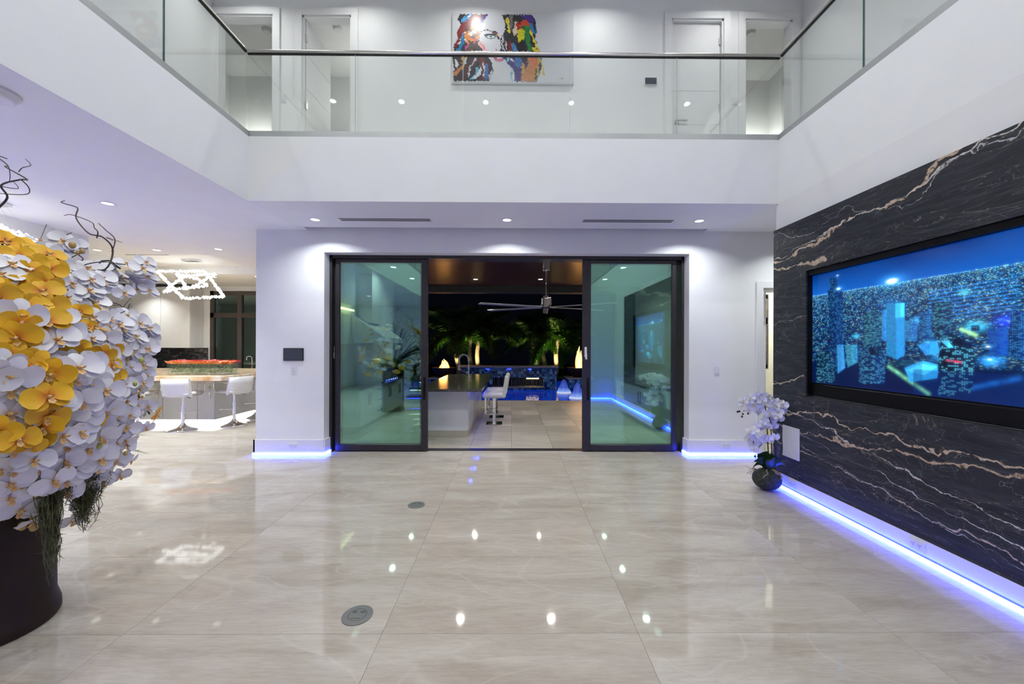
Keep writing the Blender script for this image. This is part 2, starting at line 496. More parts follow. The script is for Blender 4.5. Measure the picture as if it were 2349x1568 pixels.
def stone_mat(name, wall=True):
    """black marble with gold and white veins, laid out in the slab's own plane (y, z)"""
    m, nt, b = newmat(name)
    geo = N(nt, 'ShaderNodeNewGeometry')
    sep = N(nt, 'ShaderNodeSeparateXYZ'); L(nt, geo.outputs['Position'], sep.inputs[0])
    if wall: s_, t_ = sep.outputs[1], sep.outputs[2]
    else: s_, t_ = sep.outputs[0], sep.outputs[2]
    uv = N(nt, 'ShaderNodeCombineXYZ'); L(nt, s_, uv.inputs[0]); L(nt, t_, uv.inputs[1])
    if not wall:
        pass
    # slow warp shared by everything
    wn = N(nt, 'ShaderNodeTexNoise', i_Scale=1.3, i_Detail=5.0, i_Roughness=0.55); L(nt, uv.outputs[0], wn.inputs['Vector'])
    warp = mth(nt, 'SUBTRACT', wn.outputs['Fac'], 0.5)
    wn2 = N(nt, 'ShaderNodeTexNoise', i_Scale=9.0, i_Detail=4.0); L(nt, uv.outputs[0], wn2.inputs['Vector'])
    jit = mth(nt, 'SUBTRACT', wn2.outputs['Fac'], 0.5)
    # soft grey grain running along the bed
    mp = N(nt, 'ShaderNodeMapping'); mp.inputs['Rotation'].default_value = (0,0,-0.12); mp.inputs['Scale'].default_value = (1.6,15,1)
    L(nt, uv.outputs[0], mp.inputs[0])
    gn = N(nt, 'ShaderNodeTexNoise', i_Scale=1.6, i_Detail=9.0, i_Roughness=0.66, i_Distortion=1.3); L(nt, mp.outputs[0], gn.inputs['Vector'])
    gr = ramp(nt, [(0.30,(0.017,0.019,0.024)),(0.55,(0.034,0.037,0.045)),(0.85,(0.085,0.09,0.10))]); L(nt, gn.outputs['Fac'], gr.inputs[0])
    col = gr.outputs[0]
    # hair-fine pale ridges
    for (rot, sc, dist, width, amt, c) in ((-0.2,(1.0,5.0,1),1.6,0.0038,0.55,(0.42,0.42,0.44)), (0.45,(2.1,3.4,1),1.2,0.0028,0.45,(0.46,0.44,0.42)), (-0.75,(0.9,2.6,1),1.2,0.0034,0.5,(0.48,0.36,0.27))):
        mp = N(nt, 'ShaderNodeMapping'); mp.inputs['Rotation'].default_value = (0,0,rot); mp.inputs['Scale'].default_value = sc
        mp.inputs['Location'].default_value = (rot*7, rot*3, 0)
        L(nt, uv.outputs[0], mp.inputs[0])
        vn = N(nt, 'ShaderNodeTexNoise', i_Scale=1.3, i_Detail=5.0, i_Roughness=0.5, i_Distortion=dist); L(nt, mp.outputs[0], vn.inputs['Vector'])
        a = mth(nt, 'ABSOLUTE', mth(nt, 'SUBTRACT', vn.outputs['Fac'], 0.5))
        vein = mth(nt, 'SUBTRACT', 1.0, mth(nt, 'DIVIDE', a, width if wall else width*5, clamp=True), clamp=True)
        # only in patches
        pn = N(nt, 'ShaderNodeTexNoise', i_Scale=1.1, i_Detail=2.0)
        pm = N(nt, 'ShaderNodeMapping'); pm.inputs['Location'].default_value = (rot*11+3, 5, 0); L(nt, uv.outputs[0], pm.inputs[0]); L(nt, pm.outputs[0], pn.inputs['Vector'])
        patch = mth(nt, 'MULTIPLY', mth(nt, 'SUBTRACT', pn.outputs['Fac'], 0.42, clamp=True), 9.0, clamp=True)
        col = mixc(nt, mth(nt, 'MULTIPLY', mth(nt, 'MULTIPLY', vein, patch), amt), col, c)
    if wall:
        # the strong veins: z = a + b*(4.15-y), thickness, colour, range of y
        veins = [(2.30,0.22,0.030,0.9,(0.62,0.47,0.33),1.0,4.2,0.35), (2.36,0.16,0.012,0.9,(0.66,0.62,0.57),1.0,4.2,0.22),
                 (2.25,0.03,0.040,0.95,(0.55,0.44,0.32),3.45,4.2,0.18), (0.80,0.00,0.016,0.9,(0.62,0.48,0.36),1.0,4.2,0.34),
                 (0.62,0.06,0.018,0.8,(0.62,0.45,0.32),1.0,4.2,0.30), (0.86,-0.20,0.010,0.85,(0.66,0.6,0.56),1.0,4.2,0.16),
                 (0.68,-0.16,0.009,0.85,(0.68,0.66,0.65),1.0,4.2,0.14), (0.58,-0.17,0.006,0.7,(0.6,0.6,0.62),1.0,4.2,0.12),
                 (0.52,-0.12,0.012,0.8,(0.62,0.50,0.42),1.0,3.6,0.2), (2.50,0.06,0.007,0.7,(0.6,0.6,0.6),1.0,4.2,0.5),
                 (1.72,0.02,0.005,0.7,(0.6,0.6,0.6),3.65,4.2,0.4), (1.10,0.10,0.016,0.8,(0.6,0.5,0.4),3.72,4.2,0.3)]
        for (a0, b0, wd, amt, c, y0, y1, wp) in veins:
            base = mth(nt, 'MULTIPLY_ADD', mth(nt, 'SUBTRACT', 4.15, s_), b0, a0)
            d = mth(nt, 'SUBTRACT', t_, base)
            d = mth(nt, 'MULTIPLY_ADD', warp, wp*1.6, d)
            d = mth(nt, 'MULTIPLY_ADD', jit, 0.09, d)
            d = mth(nt, 'ABSOLUTE', d)
            # width breathes along the vein
            wv = N(nt, 'ShaderNodeTexNoise', i_Scale=2.7, i_Detail=4.0)
            wm = N(nt, 'ShaderNodeMapping'); wm.inputs['Location'].default_value = (a0*13, wd*500, 0); L(nt, uv.outputs[0], wm.inputs[0]); L(nt, wm.outputs[0], wv.inputs['Vector'])
            width = mth(nt, 'MAXIMUM', mth(nt, 'MULTIPLY', mth(nt, 'SUBTRACT', wv.outputs['Fac'], 0.36), wd*2.9), 0.0007)
            msk = mth(nt, 'SUBTRACT', 1.0, mth(nt, 'DIVIDE', d, width), clamp=True)
            msk = mth(nt, 'MULTIPLY', msk, 2.2, clamp=True)
            if y0 > 1.0: msk = mth(nt, 'MULTIPLY', msk, mth(nt, 'GREATER_THAN', s_, y0))
            # mottled inside
            fn = N(nt, 'ShaderNodeTexNoise', i_Scale=34.0, i_Detail=6.0, i_Distortion=1.0); L(nt, uv.outputs[0], fn.inputs['Vector'])
            fr = ramp(nt, [(0.32,(0.03,0.022,0.018)),(0.47,c),(0.68,tuple(min(1,x*1.1) for x in c))]); L(nt, fn.outputs['Fac'], fr.inputs[0])
            col = mixc(nt, mth(nt, 'MULTIPLY', msk, amt), col, fr.outputs[0])
    L(nt, col, b.inputs['Base Color'])
    b.inputs['Roughness'].default_value = 0.42
    b.inputs['Specular IOR Level'].default_value = 0.25
    return m
MT['stone'] = stone_mat('black_gold_marble')
MT['backsplash'] = stone_mat('black_marble_backsplash', wall=False)

def attr_mat(name, emission=None, rough=0.35):
    m, nt, b = newmat(name)
    at = N(nt, 'ShaderNodeAttribute', attribute_name='paint')
    if emission:
        b.inputs['Base Color'].default_value = (0.003,0.003,0.004,1)
        b.inputs['Roughness'].default_value = 0.15
        L(nt, at.outputs['Color'], b.inputs['Emission Color']); b.inputs['Emission Strength'].default_value = emission
        m.cycles.emission_sampling = 'NONE'
    else:
        L(nt, at.outputs['Color'], b.inputs['Base Color']); b.inputs['Roughness'].default_value = rough
    return m

def raster_mesh(name, img, origin, du, dv, mat):
    """flat sheet carrying a picture: img[row from top, col, rgb linear]"""
    h, w, _ = img.shape
    me = bpy.data.meshes.new(name)
    gx, gy = np.meshgrid(np.linspace(0,1,w), np.linspace(0,1,h))
    o = np.array(origin); du = np.array(du); dv = np.array(dv)
    co = o + gx.reshape(-1,1)*du + gy.reshape(-1,1)*dv
    i = np.arange((h-1)*(w-1)); r = i//(w-1); c = i % (w-1); a = r*w+c
    quads = np.stack([a, a+w, a+w+1, a+1], 1).astype(np.int32)
    me.vertices.add(h*w); me.vertices.foreach_set('co', co.astype(np.float32).ravel())
    n = len(quads)
    me.loops.add(n*4); me.loops.foreach_set('vertex_index', quads.ravel())
    me.polygons.add(n); me.polygons.foreach_set('loop_start', np.arange(0,n*4,4,dtype=np.int32)); me.polygons.foreach_set('loop_total', np.full(n,4,dtype=np.int32))
    me.update(calc_edges=True)
    at = me.attributes.new('paint', 'FLOAT_COLOR', 'POINT')
    rgba = np.ones((h*w,4), np.float32); rgba[:,:3] = img.reshape(-1,3)
    at.data.foreach_set('color', rgba.ravel())
    me.materials.append(mat)
    return me

def lin(c):
    c = np.asarray(c, float)/255.0
    return np.where(c <= 0.04045, c/12.92, ((c+0.055)/1.055)**2.4)

def inpoly(px, py, poly):
    ins = np.zeros(px.shape, bool)
    n = len(poly); j = n-1
    for i in range(n):
        xi, yi = poly[i]; xj, yj = poly[j]
        if yi != yj:
            ins ^= ((yi > py) != (yj > py)) & (px < (xj-xi)*(py-yi)/(yj-yi)+xi)
        j = i
    return ins

def vnoise(w, h, cells, rng):
    """smooth value noise on a w*h raster"""
    g = rng.random((cells[1]+2, cells[0]+2))
    x = np.linspace(0, cells[0]-1e-6, w); y = np.linspace(0, cells[1]-1e-6, h)
    xi = x.astype(int); yi = y.astype(int); fx = x-xi; fy = y-yi
    fx = fx*fx*(3-2*fx); fy = fy*fy*(3-2*fy)
    a = g[yi][:,xi]; b = g[yi][:,xi+1]; c = g[yi+1][:,xi]; d = g[yi+1][:,xi+1]
    return (a*(1-fx)+b*fx)*(1-fy)[:,None] + (c*(1-fx)+d*fx)*fy[:,None]

# ------------------------------------------------------------------ the setting
YW, YB, YU = 5.21, 4.19, 5.50       # door wall, balcony face, upper wall
ZC, ZF, ZU, ZT = 3.0, 3.69, 3.65, 6.40   # lower ceiling, fascia top, upper floor, high ceiling
XL, XR = -2.818, 2.875              # void edges
DX0, DX1, DZ = -2.497, 2.375, 2.70  # sliding door opening
rnd = random.Random(7)

# floor: grout bed with single marble tiles on it
TW, TD, TX0, TY0 = 1.297, 0.7225, -0.652, 1.975
fl = MB()
fl.box(-11.2, 4.6, -4.3, 5.5, -0.15, -0.004)
fl.box(-11.2, -3.1, 5.5, 10.4, -0.15, -0.004)
fl.box(3.3, 5.3, 5.5, 7.4, -0.15, -0.004)
floor = tag(fl.build('floor', MT['grout']), 'polished beige marble tile floor of the great room', 'floor', kind='structure')
def tile_mesh(w, d, name='tile'):
    return MB().bbox(-w/2+.0007, w/2-.0007, -d/2+.0007, d/2-.0007, -0.010, 0.0, 0.0006).mesh(name, MT['tile'])
TM = tile_mesh(TW, TD)
cut_y0 = TY0 + 4*TD
TC = tile_mesh(TW, 5.46-cut_y0)
kx = -3.25
for i in range(-8, 4):
    for j in range(-9, 12):
        xa = TX0 + i*TW; ya = TY0 + j*TD
        xc, yc = xa+TW/2, ya+TD/2
        if xc < -6.1-TW/2 and yc < 5.3: continue
        if ya >= cut_y0-1e-4 and xa > kx-0.8:
            if j == 4: inst(TC, 'tile', floor, (xc, (cut_y0+5.46)/2, 0))
            elif 3.0 < xc < 5.0 and j < 8: inst(TM, 'tile', floor, (xc, yc, 0))
            continue
        inst(TM, 'tile', floor, (xc, yc, 0))

# the door wall
struct('wall_back', [(-3.40,DX0,YW,5.5,0,ZF), (DX1,3.364,YW,5.5,0,ZF), (DX0,DX1,YW,5.5,DZ,ZF), (3.364,4.6,YW,5.5,2.247,ZF), (4.55,4.75,YW,5.5,0,ZF)],
       MT['paint'], 'white painted wall around the wide sliding glass door')
# soffit slab under the gallery, with a blind pocket over the door
struct('ceiling_soffit', [(XL,4.2,YB,5.10,ZC,ZU), (XL,-2.72,5.10,YW,ZC,ZU), (2.57,4.2,5.10,YW,ZC,ZU), (-2.72,2.57,5.10,YW,ZC+.13,ZU), (XL,4.2,YB,YB+.08,ZU,ZF)],
       MT['paint'], 'white soffit and fascia of the upstairs gallery above the sliding door')
struct('ceiling_left', [(-6.2,XL,-4.2,YB,ZC,ZU), (-6.2,XL,YB,YW,ZC,ZU), (XL-.08,XL,-4.2,YB,ZU,ZF)],
       MT['ceiling'], 'white lower ceiling and gallery fascia over the dining side')
KX0 = -11.0
TRX0, TRX1, TRY0, TRY1 = -7.6, -5.17, 6.67, 8.45
struct('ceiling_kitchen', [(KX0,-3.1,YW,TRY0,ZC,ZU), (KX0,-3.1,TRY1,10.4,ZC,ZU), (KX0,TRX0,TRY0,TRY1,ZC,ZU), (TRX1,-3.1,TRY0,TRY1,ZC,ZU), (TRX0,TRX1,TRY0,TRY1,ZC+.16,ZU),
        (KX0,-6.2,-4.2,YW,ZC,ZU)], MT['ceiling'], 'white kitchen ceiling with a raised tray panel')
struct('wall_left', [(-6.24,-6.04,-4.2,5.617,0,ZC)], MT['paint'], 'white wall on the dining side behind the flower arrangement')
struct('wall_kitchen', [(KX0,-3.1,10.2,10.4,0,0.62), (KX0,-7.85,10.2,10.4,0.62,ZC), (-5.5,-3.1,10.2,10.4,0.62,ZC), (-7.85,-5.5,10.2,10.4,2.88,ZC), (KX0-.2,KX0,5.2,10.4,0,ZC), (KX0,-6.24,5.417,5.617,0,ZC)],
       MT['paint'], 'white far wall of the kitchen')
struct('wall_kitchen_side', [(-3.40,-3.10,5.5,10.4,0,ZC)], MT['paint'], 'white wall between kitchen and covered patio')
struct('wall_right', [(XR,3.1,-0.2,4.225,0,ZC), (2.20,XR,-0.2,-0.05,0,ZC), (4.2,4.4,-4.2,YW,0,ZU)], MT['paint'], 'white wall above the black marble television panel')
struct('ceiling_right', [(XR,4.2,-4.2,YB,ZC,ZU), (XR,XR+.08,-4.2,YB,ZU,ZF)], MT['ceiling'], 'white slab of the gallery on the television side')
struct('wall_front', [(-6.24,1.2,-4.4,-4.2,0,ZT), (2.9,4.4,-4.4,-4.2,0,ZT), (1.2,2.9,-4.4,-4.2,2.5,ZT)], MT['paint'], 'white entrance wall behind the camera')
# upstairs
UD = [(P(497,200,Y=YU).x, P(627,200,Y=YU).x), (P(693,200,Y=YU).x, P(806,200,Y=YU).x), (P(1540,200,Y=YU).x, P(1659,200,Y=YU).x), (P(1708,200,Y=YU).x, P(1817,200,Y=YU).x)]
UH = ZU + 2.44
xs = [-4.35] + [v for d in UD for v in d] + [4.3]
bx = [(xs[k], xs[k+1], YU, YU+.14, ZU, ZT) for k in range(0, len(xs), 2)]
bx += [(a, b, YU, YU+.14, UH, ZT) for a, b in UD]
struct('wall_upper_back', bx, MT['paint'], 'white upstairs gallery wall with four doorways and a painting')
struct('wall_upper_left', [(-4.35,-4.2,-4.2,YU,ZU,ZT)], MT['paint'], 'white upstairs wall on the dining side')
struct('wall_upper_right', [(4.11,4.26,-4.2,YU,ZU,ZT)], MT['paint'], 'white upstairs wall on the television side')
struct('floor_upper', [(-4.2,XL-.08,-4.2,YU,ZU,ZU+.008), (XR+.08,4.11,-4.2,YU,ZU,ZU+.008), (XL-.08,XR+.08,YB+.08,YU,ZU,ZU+.008), (-5.2,-1.0,YU,7.3,ZU-.1,ZU), (2.0,5.4,YU,7.3,ZU-.1,ZU)],
       MT['trimw'], 'pale floor of the upstairs gallery')
struct('ceiling_upper', [(-6.24,5.4,-4.4,YU+.14,ZT,ZT+.15)], MT['ceiling'], 'high white ceiling over the double height room')
for nm, x0, x1, lb in (('wall_room_left', -5.2, -2.0, 'pale walls of the upstairs rooms seen through the doors on the dining side'), ('wall_room_right', 2.9, 4.75, 'pale walls of the upstairs room seen through the door on the television side')):
    b = [(x0,x1,7.2,7.35,ZU,ZT+.1), (x0-.1,x0,YU+.14,7.2,ZU,ZT+.1), (x1,x1+.1,YU+.14,7.2,ZU,ZT+.1)]
    if x0 < -3: b.append((-3.42,-3.34,YU+.14,7.2,ZU,ZT+.1))
    struct(nm, b, MT['paint'], lb)
struct('ceiling_room', [(-5.3,-1.9,YU+.14,7.35,ZT,ZT+.15), (2.8,4.9,YU+.14,7.35,ZT,ZT+.15)], MT['ceiling'], 'pale ceilings of the upstairs rooms behind the doorways')

# door casings and doors upstairs
for k, (a, b) in enumerate(UD):
    cw, t = 0.095, 0.022
    bs = [(a-cw,a,YU-t,YU,ZU,UH+cw), (b,b+cw,YU-t,YU,ZU,UH+cw), (a-.001,b+.001,YU-t,YU,UH,UH+cw),
          (a,a+.02,YU,YU+.14,ZU,UH), (b-.02,b,YU,YU+.14,ZU,UH), (a,b,YU,YU+.14,UH-.02,UH)]
    struct('trim_%d' % (k+1), bs, MT['trimw'], ['white casing of the gallery doorway at the corner, nearest the dining side', 'white casing of the gallery doorway whose door stands open', 'white casing of the closed gallery door', 'white casing of the gallery doorway beside the closed door'][k])

def door_leaf(name, label, w, h, hinge_left, M):
    root = thing(name, label, 'door'); root['kind'] = 'structure'
    leaf = MB()
    n = 5
    for i in range(n):       # leaf of five boards with shallow grooves
        leaf.box(0, w, 0, .04, h*i/n+.003, h*(i+1)/n-.003)
    leaf.box(.0, w, .004, .036, 0, h)
    leaf.build('leaf', MT['trimw'], root)
    for z in (0.25, 1.2, 2.15):
        MB().box(-.012, .018, -.012, .012, z-.05, z+.05).build('hinge', MT['steel'], root)
    hb = MB(); hx = w-.07
    hb.box(hx-.026, hx+.026, -.008, 0, .97, 1.02)
    hb.tube([(hx,-.008,.995),(hx,-.05,.995)], .009, 8)
    hb.box(hx-.13, hx+.012, -.058, -.042, .985, 1.005)
    hb.build('handle', MT['chrome'], root)
    root.matrix_world = M
    return root
a, b = UD[2]
# closed leaf: hinges towards the television side
door_leaf('door_1', 'closed white panel door upstairs with lever handle', b-a-.05, UH-ZU-.03, False,
          Matrix.Translation((b-.025, YU+.045, ZU+.008)) @ Matrix.Scale(-1, 4, (1,0,0)))
a, b = UD[1]
door_leaf('door_2', 'white upstairs door standing open into the room', b-a-.05, UH-ZU-.03, True,
          Matrix.Translation((a+.03, YU+.05, ZU+.008)) @ Matrix.Rotation(math.radians(86), 4, 'Z'))

# doorway at the end of the marble wall, with a lit room and window behind
struct('trim_5', [(3.364-.085,3.364,YW-.02,YW,0,2.247+.085), (3.364,4.55,YW-.02,YW,2.247,2.247+.085), (3.364,3.38,YW,5.5,0,2.247), (3.38,4.55,YW,5.5,2.227,2.247)],
       MT['trimw'], 'white doorway casing beside the end of the marble wall')
struct('wall_study', [(3.0,4.49,7.0,7.15,0,1.06), (3.0,4.49,7.0,7.15,2.41,3.0), (4.63,5.3,7.0,7.15,0,3.0), (4.49,4.63,7.0,7.15,0,1.06), (4.49,4.63,7.0,7.15,2.41,3.0), (3.0,3.9,7.0,7.15,1.06,2.41), (5.2,5.35,5.5,7.0,0,3.0)],
       plain('cream_paint', (0.76,0.76,0.66), 0.6, var=0.01), 'cream wall of the small room behind the doorway')
struct('ceiling_study', [(3.4,5.35,5.5,7.15,2.9,3.05)], MT['ceiling'], 'ceiling of the small room behind the doorway')

def window(name, label, x0, x1, z0, z1, y, mull, transom, fw=.06):
    root = thing(name, label, 'window', ((x0+x1)/2, y, z0)); root['kind'] = 'structure'
    cx = (x0+x1)/2
    mb = MB()
    mb.box(x0-cx, x0-cx+fw, -.03, .05, 0, z1-z0); mb.box(x1-cx-fw, x1-cx, -.03, .05, 0, z1-z0)
    mb.box(x0-cx, x1-cx, -.03, .05, 0, fw); mb.box(x0-cx, x1-cx, -.03, .05, z1-z0-fw, z1-z0)
    for xx in mull: mb.box(xx-cx-.055, xx-cx+.055, -.035, .05, 0, z1-z0)
    if transom: mb.box(x0-cx, x1-cx, -.03, .045, transom-z0-.06, transom-z0+.06)
    mb.build('window_frame', MT['winframe'], root)
    ed = [x0] + list(mull) + [x1]
    for i in range(len(ed)-1):
        zz = [z0] + ([transom] if transom else []) + [z1]
        for j in range(len(zz)-1):
            MB().box(ed[i]-cx+.02, ed[i+1]-cx-.02, .01, .018, zz[j]-z0+.02, zz[j+1]-z0-.02).build('pane', MT['glasswin'], root)
    return root
window('window_1', 'tall brown framed kitchen window with upper transom panes', -7.85, -5.5, .66, 2.87, 10.24, (-7.09,-6.33), 2.25, .09)
window('window_2', 'narrow dark framed window seen through the doorway by the marble wall', 3.92, 4.61, 1.08, 2.39, 7.03, (), 1.93, .06)

# baseboards and their blue light strips
def base_run(name, label, boxes, strips, sl):
    mb = MB()
    for q in boxes: mb.box(*q)
    tag(mb.build(name, MT['trimw']), label, 'baseboard', kind='structure')
    if not strips: return
    mb = MB()
    for q in strips: mb.box(*q)
    tag(mb.build('led_strip', MT['led']), sl, 'led strip')
BH = .21
base_run('baseboard_back', 'tall white baseboard on the wall between kitchen and sliding door',
         [(-3.42,DX0,YW-.018,YW,.045,BH), (DX0,DX0+.018,YW,5.40,.045,BH), (-3.42,-3.40,YW-.018,5.5,.045,BH)],
         [(-3.43,DX0+.03,YW-.03,YW-.004,.006,.038), (DX0+.004,DX0+.03,YW,5.36,.006,.038)], 'glowing blue-white light strip under the baseboard on the kitchen side of the sliding door')
base_run('baseboard_back_right', 'tall white baseboard on the wall between sliding door and doorway',
         [(DX1,3.364-.085,YW-.018,YW,.045,BH), (DX1-.018,DX1,YW,5.40,.045,BH)],
         [(DX1-.03,3.364-.085,YW-.03,YW-.004,.006,.038), (DX1-.03,DX1-.004,YW,5.36,.006,.038)], 'glowing blue-white light strip under the baseboard on the marble wall side of the sliding door')
XM = 2.80
base_run('baseboard_right', 'white baseboard below the black marble panel',
         [(XM-.005,XR,0.0,4.156,.045,.147)], [(XM-.034,XM-.012,0.0,4.10,.006,.034)], 'long glowing blue-white light strip under the black marble panel')
base_run('baseboard_return', 'white baseboard of the short wall beside the camera', [(2.2,XM,-.05,-.032,.045,.2)], [(2.2,XM-.05,-.03,-.008,.006,.038)], 'blue light strip on the short wall beside the camera')
base_run('baseboard_left', 'white baseboard on the dining side wall', [(-6.04,-6.022,-4.2,5.617,.045,.2)], [(-6.02,-5.995,-2.4,5.617,.006,.038)], 'blue light strip along the dining side wall behind the orchids')

# marble panel with its niche
NY0, NY1, NZ0, NZ1 = 1.86, 3.696, 0.987, 2.181
MZ0, MZ1, MY0, MY1 = .147, 2.694, 1.11, 4.156
struct('wall_marble', [(XM,XR,MY0,NY0,MZ0,MZ1), (XM,XR,NY1,MY1,MZ0,MZ1), (XM,XR,NY0,NY1,MZ0,NZ0), (XM,XR,NY0,NY1,NZ1,MZ1)],
       MT['stone'], 'black marble wall panel with gold and white veins around the television')

# ------------------------------------------------------------------ lamps
ring_me = MB().lathe([(.050,-.002),(.052,-.006),(.066,-.006),(.068,0)], 28).mesh('trim_ring', MT['trimw'])
disc_me = MB().disc(.050, -.003, 28, flip=True).mesh('lamp_disc', MT['lampdisc'])
disc_me2 = MB().disc(.050, -.003, 28, flip=True).mesh('lamp_disc', MT['lampdisc2'])
def downlight(label, loc, watt, col=(1.0,0.965,0.92), group=None, spread=150, size=.09, disc=None):
    t = thing('downlight', label, 'downlight', loc, 0, group)
    inst(ring_me, 'trim_ring', t); inst(disc or disc_me, 'lamp_disc', t)
    ld = bpy.data.lights.new('lamp', 'AREA'); ld.shape = 'DISK'; ld.size = size; ld.energy = watt; ld.color = col
    ld.spread = math.radians(spread)
    lo = bpy.data.objects.new('lamp', ld); COL.objects.link(lo); lo.parent = t; lo.location = (0,0,-.012)
    return t
WARM, COOL, KWHITE = (1.0,0.95,0.88), (0.94,1.0,1.0), (0.98,1.0,0.94)
for (u, v, lb) in ((723,503,'recessed downlight in the soffit, on the kitchen end of the row of three'), (1163,504,'recessed downlight in the middle of the soffit above the sliding door'), (1604,506,'recessed downlight in the soffit, on the marble wall end of the row of three')):
    downlight(lb, P(u,v,Z=ZC), LOWER_W*.58, COOL, spread=140)
for (u, v, lb) in ((247,466,'large looking downlight in the dining ceiling above the twig tips'), (-2,468,'downlight in the dining ceiling cut by the picture edge'),
                   (223,573,'downlight before the kitchen tray ceiling, first of the row of three from the dining wall'), (360,573,'downlight before the kitchen tray ceiling, middle of the row of three'), (501,571,'downlight before the kitchen tray ceiling, nearest the door wall')):
    downlight(lb, P(u,v,Z=ZC), LOWER_W, COOL, spread=100)
for (x, y) in ((-4.4,1.6), (-5.4,1.6), (-4.4,-1.2)):
    downlight('downlight in the dining ceiling beside the camera', (x,y,ZC), LOWER_W, COOL, 'dining downlights outside the picture', spread=100)
for (u, v, lb) in ((255,609,'downlight at the far corner of the kitchen tray ceiling, above the orchids'), (590,634,'downlight in the kitchen ceiling peeping past the door wall edge'), (491,635,'downlight in the kitchen ceiling behind the crystal chandelier')):
    downlight(lb, P(u,v,Z=ZC), KITCHEN_W, KWHITE, spread=110)
for (x, y) in ((-8.8,7.6), (-8.8,9.3), (-7.2,9.2), (-4.3,8.9)):
    downlight('downlight in the kitchen ceiling hidden from view', (x,y,ZC), KITCHEN_W, KWHITE, 'kitchen downlights outside the picture', spread=110)
for (x, y) in ((-3.62,.54), (-2.24,.54), (-.54,.54), (1.19,.54), (3.55,.54), (-1.9,2.75), (0.0,2.75), (1.9,2.75), (-1.9,-1.9), (0.0,-1.9), (1.9,-1.9)):
    if y == .54: hl, hg = 'high ceiling downlight mirrored in the gallery glass, %s from the dining side' % {-3.62:'first',-2.24:'second',-.54:'third',1.19:'fourth',3.55:'last'}[x], None
    else: hl, hg = 'unseen downlight added in the high ceiling above the camera', 'unseen downlights added in the high ceiling'  # further unseen rows, added to light the room
    downlight(hl, (x,y,ZT), UPPER_W, (0.97,1.0,0.975), hg, spread=160, disc=disc_me2)
for x, gl in ((-3.6,'above the corner doorway'), (-2.1,'above the open door'), (-0.55,'in front of the painting'), (1.15,'between the painting and the closed door'), (2.95,'above the closed door')):
    downlight('downlight in the gallery ceiling ' + gl, (x,4.95,ZT), CORRIDOR_W, (0.98,1.0,0.97), 'gallery ceiling downlights')
downlight('unseen downlight added in the side hall behind the end of the marble wall', (3.6,4.72,ZC), LOWER_W*.4, COOL, spread=120)  # out of view, added to brighten the wall by the doorway
for x in (-4.6, 4.3):  # unseen area lights added to brighten the back walls of the upstairs rooms
    ld = bpy.data.lights.new('room_wall_fill', 'AREA'); ld.size = .4; ld.energy = 9.0; ld.color = (1.0,1.0,0.93)
    lo = bpy.data.objects.new('room_wall_fill', ld); COL.objects.link(lo); lo.location = (x,6.75,4.95); lo.rotation_euler = (math.radians(95),0,0)
ld = bpy.data.lights.new('room_fill', 'POINT'); ld.energy = 9; ld.color = (1.0,1.0,0.95); ld.shadow_soft_size = .1  # unseen fill added to lift the room behind the open door
lo = bpy.data.objects.new('room_fill', ld); COL.objects.link(lo); lo.location = (-2.35,6.9,5.6)
ld = bpy.data.lights.new('study_lamp', 'POINT'); ld.energy = 55; ld.color = (1.0,0.97,0.84); ld.shadow_soft_size = .12
lo = bpy.data.objects.new('study_lamp', ld); COL.objects.link(lo); lo.location = (4.6,6.0,2.6)

# linear air slots
def slot(label, p0, p1, wide=.055, lines=2):
    t = thing('air_slot', label, 'air vent', ((p0[0]+p1[0])/2, (p0[1]+p1[1])/2, p0[2]))
    L_ = (Vector(p1)-Vector(p0)).length
    ang = math.atan2(p1[1]-p0[1], p1[0]-p0[0])
    t.rotation_euler = (0,0,ang)
    MB().box(-L_/2-.012, L_/2+.012, -wide, wide, -.004, 0.0).build('frame', MT['trimw'], t)
    for k in range(lines):
        y = (k-(lines-1)/2)*.055
        MB().box(-L_/2, L_/2, y-.014, y+.014, -.0055, -.001).build('slot', MT['black'], t)
    return t
slot('linear air slot in the soffit on the kitchen side', (-2.10,4.78,ZC), (-1.0,4.78,ZC))
slot('linear air slot in the soffit on the marble wall side', (.87,4.78,ZC), (1.97,4.78,ZC))
slot('linear air slot in the kitchen tray ceiling beside the chandelier', (-7.25,7.35,ZC+.16), (-6.45,7.35,ZC+.16))

# ------------------------------------------------------------------ sliding door
YD = 5.39
fr = thing('sliding_door_frame', 'dark bronze outer frame of the wide sliding glass door', 'door frame', ((DX0+DX1)/2, YD, 0)); fr['kind'] = 'structure'
c0 = (DX0+DX1)/2
MB().box(DX0-c0, DX0-c0+.035, -.03, .16, 0, DZ).build('jamb', MT['bronze'], fr)
MB().box(DX1-c0-.035, DX1-c0, -.03, .16, 0, DZ).build('jamb', MT['bronze'], fr)
MB().box(DX0-c0, DX1-c0, -.03, .16, DZ-.045, DZ).build('head', MT['bronze'], fr)
MB().box(DX0-c0, DX1-c0, .05, .16, -.002, .008).build('sill_track', MT['bronze'], fr)

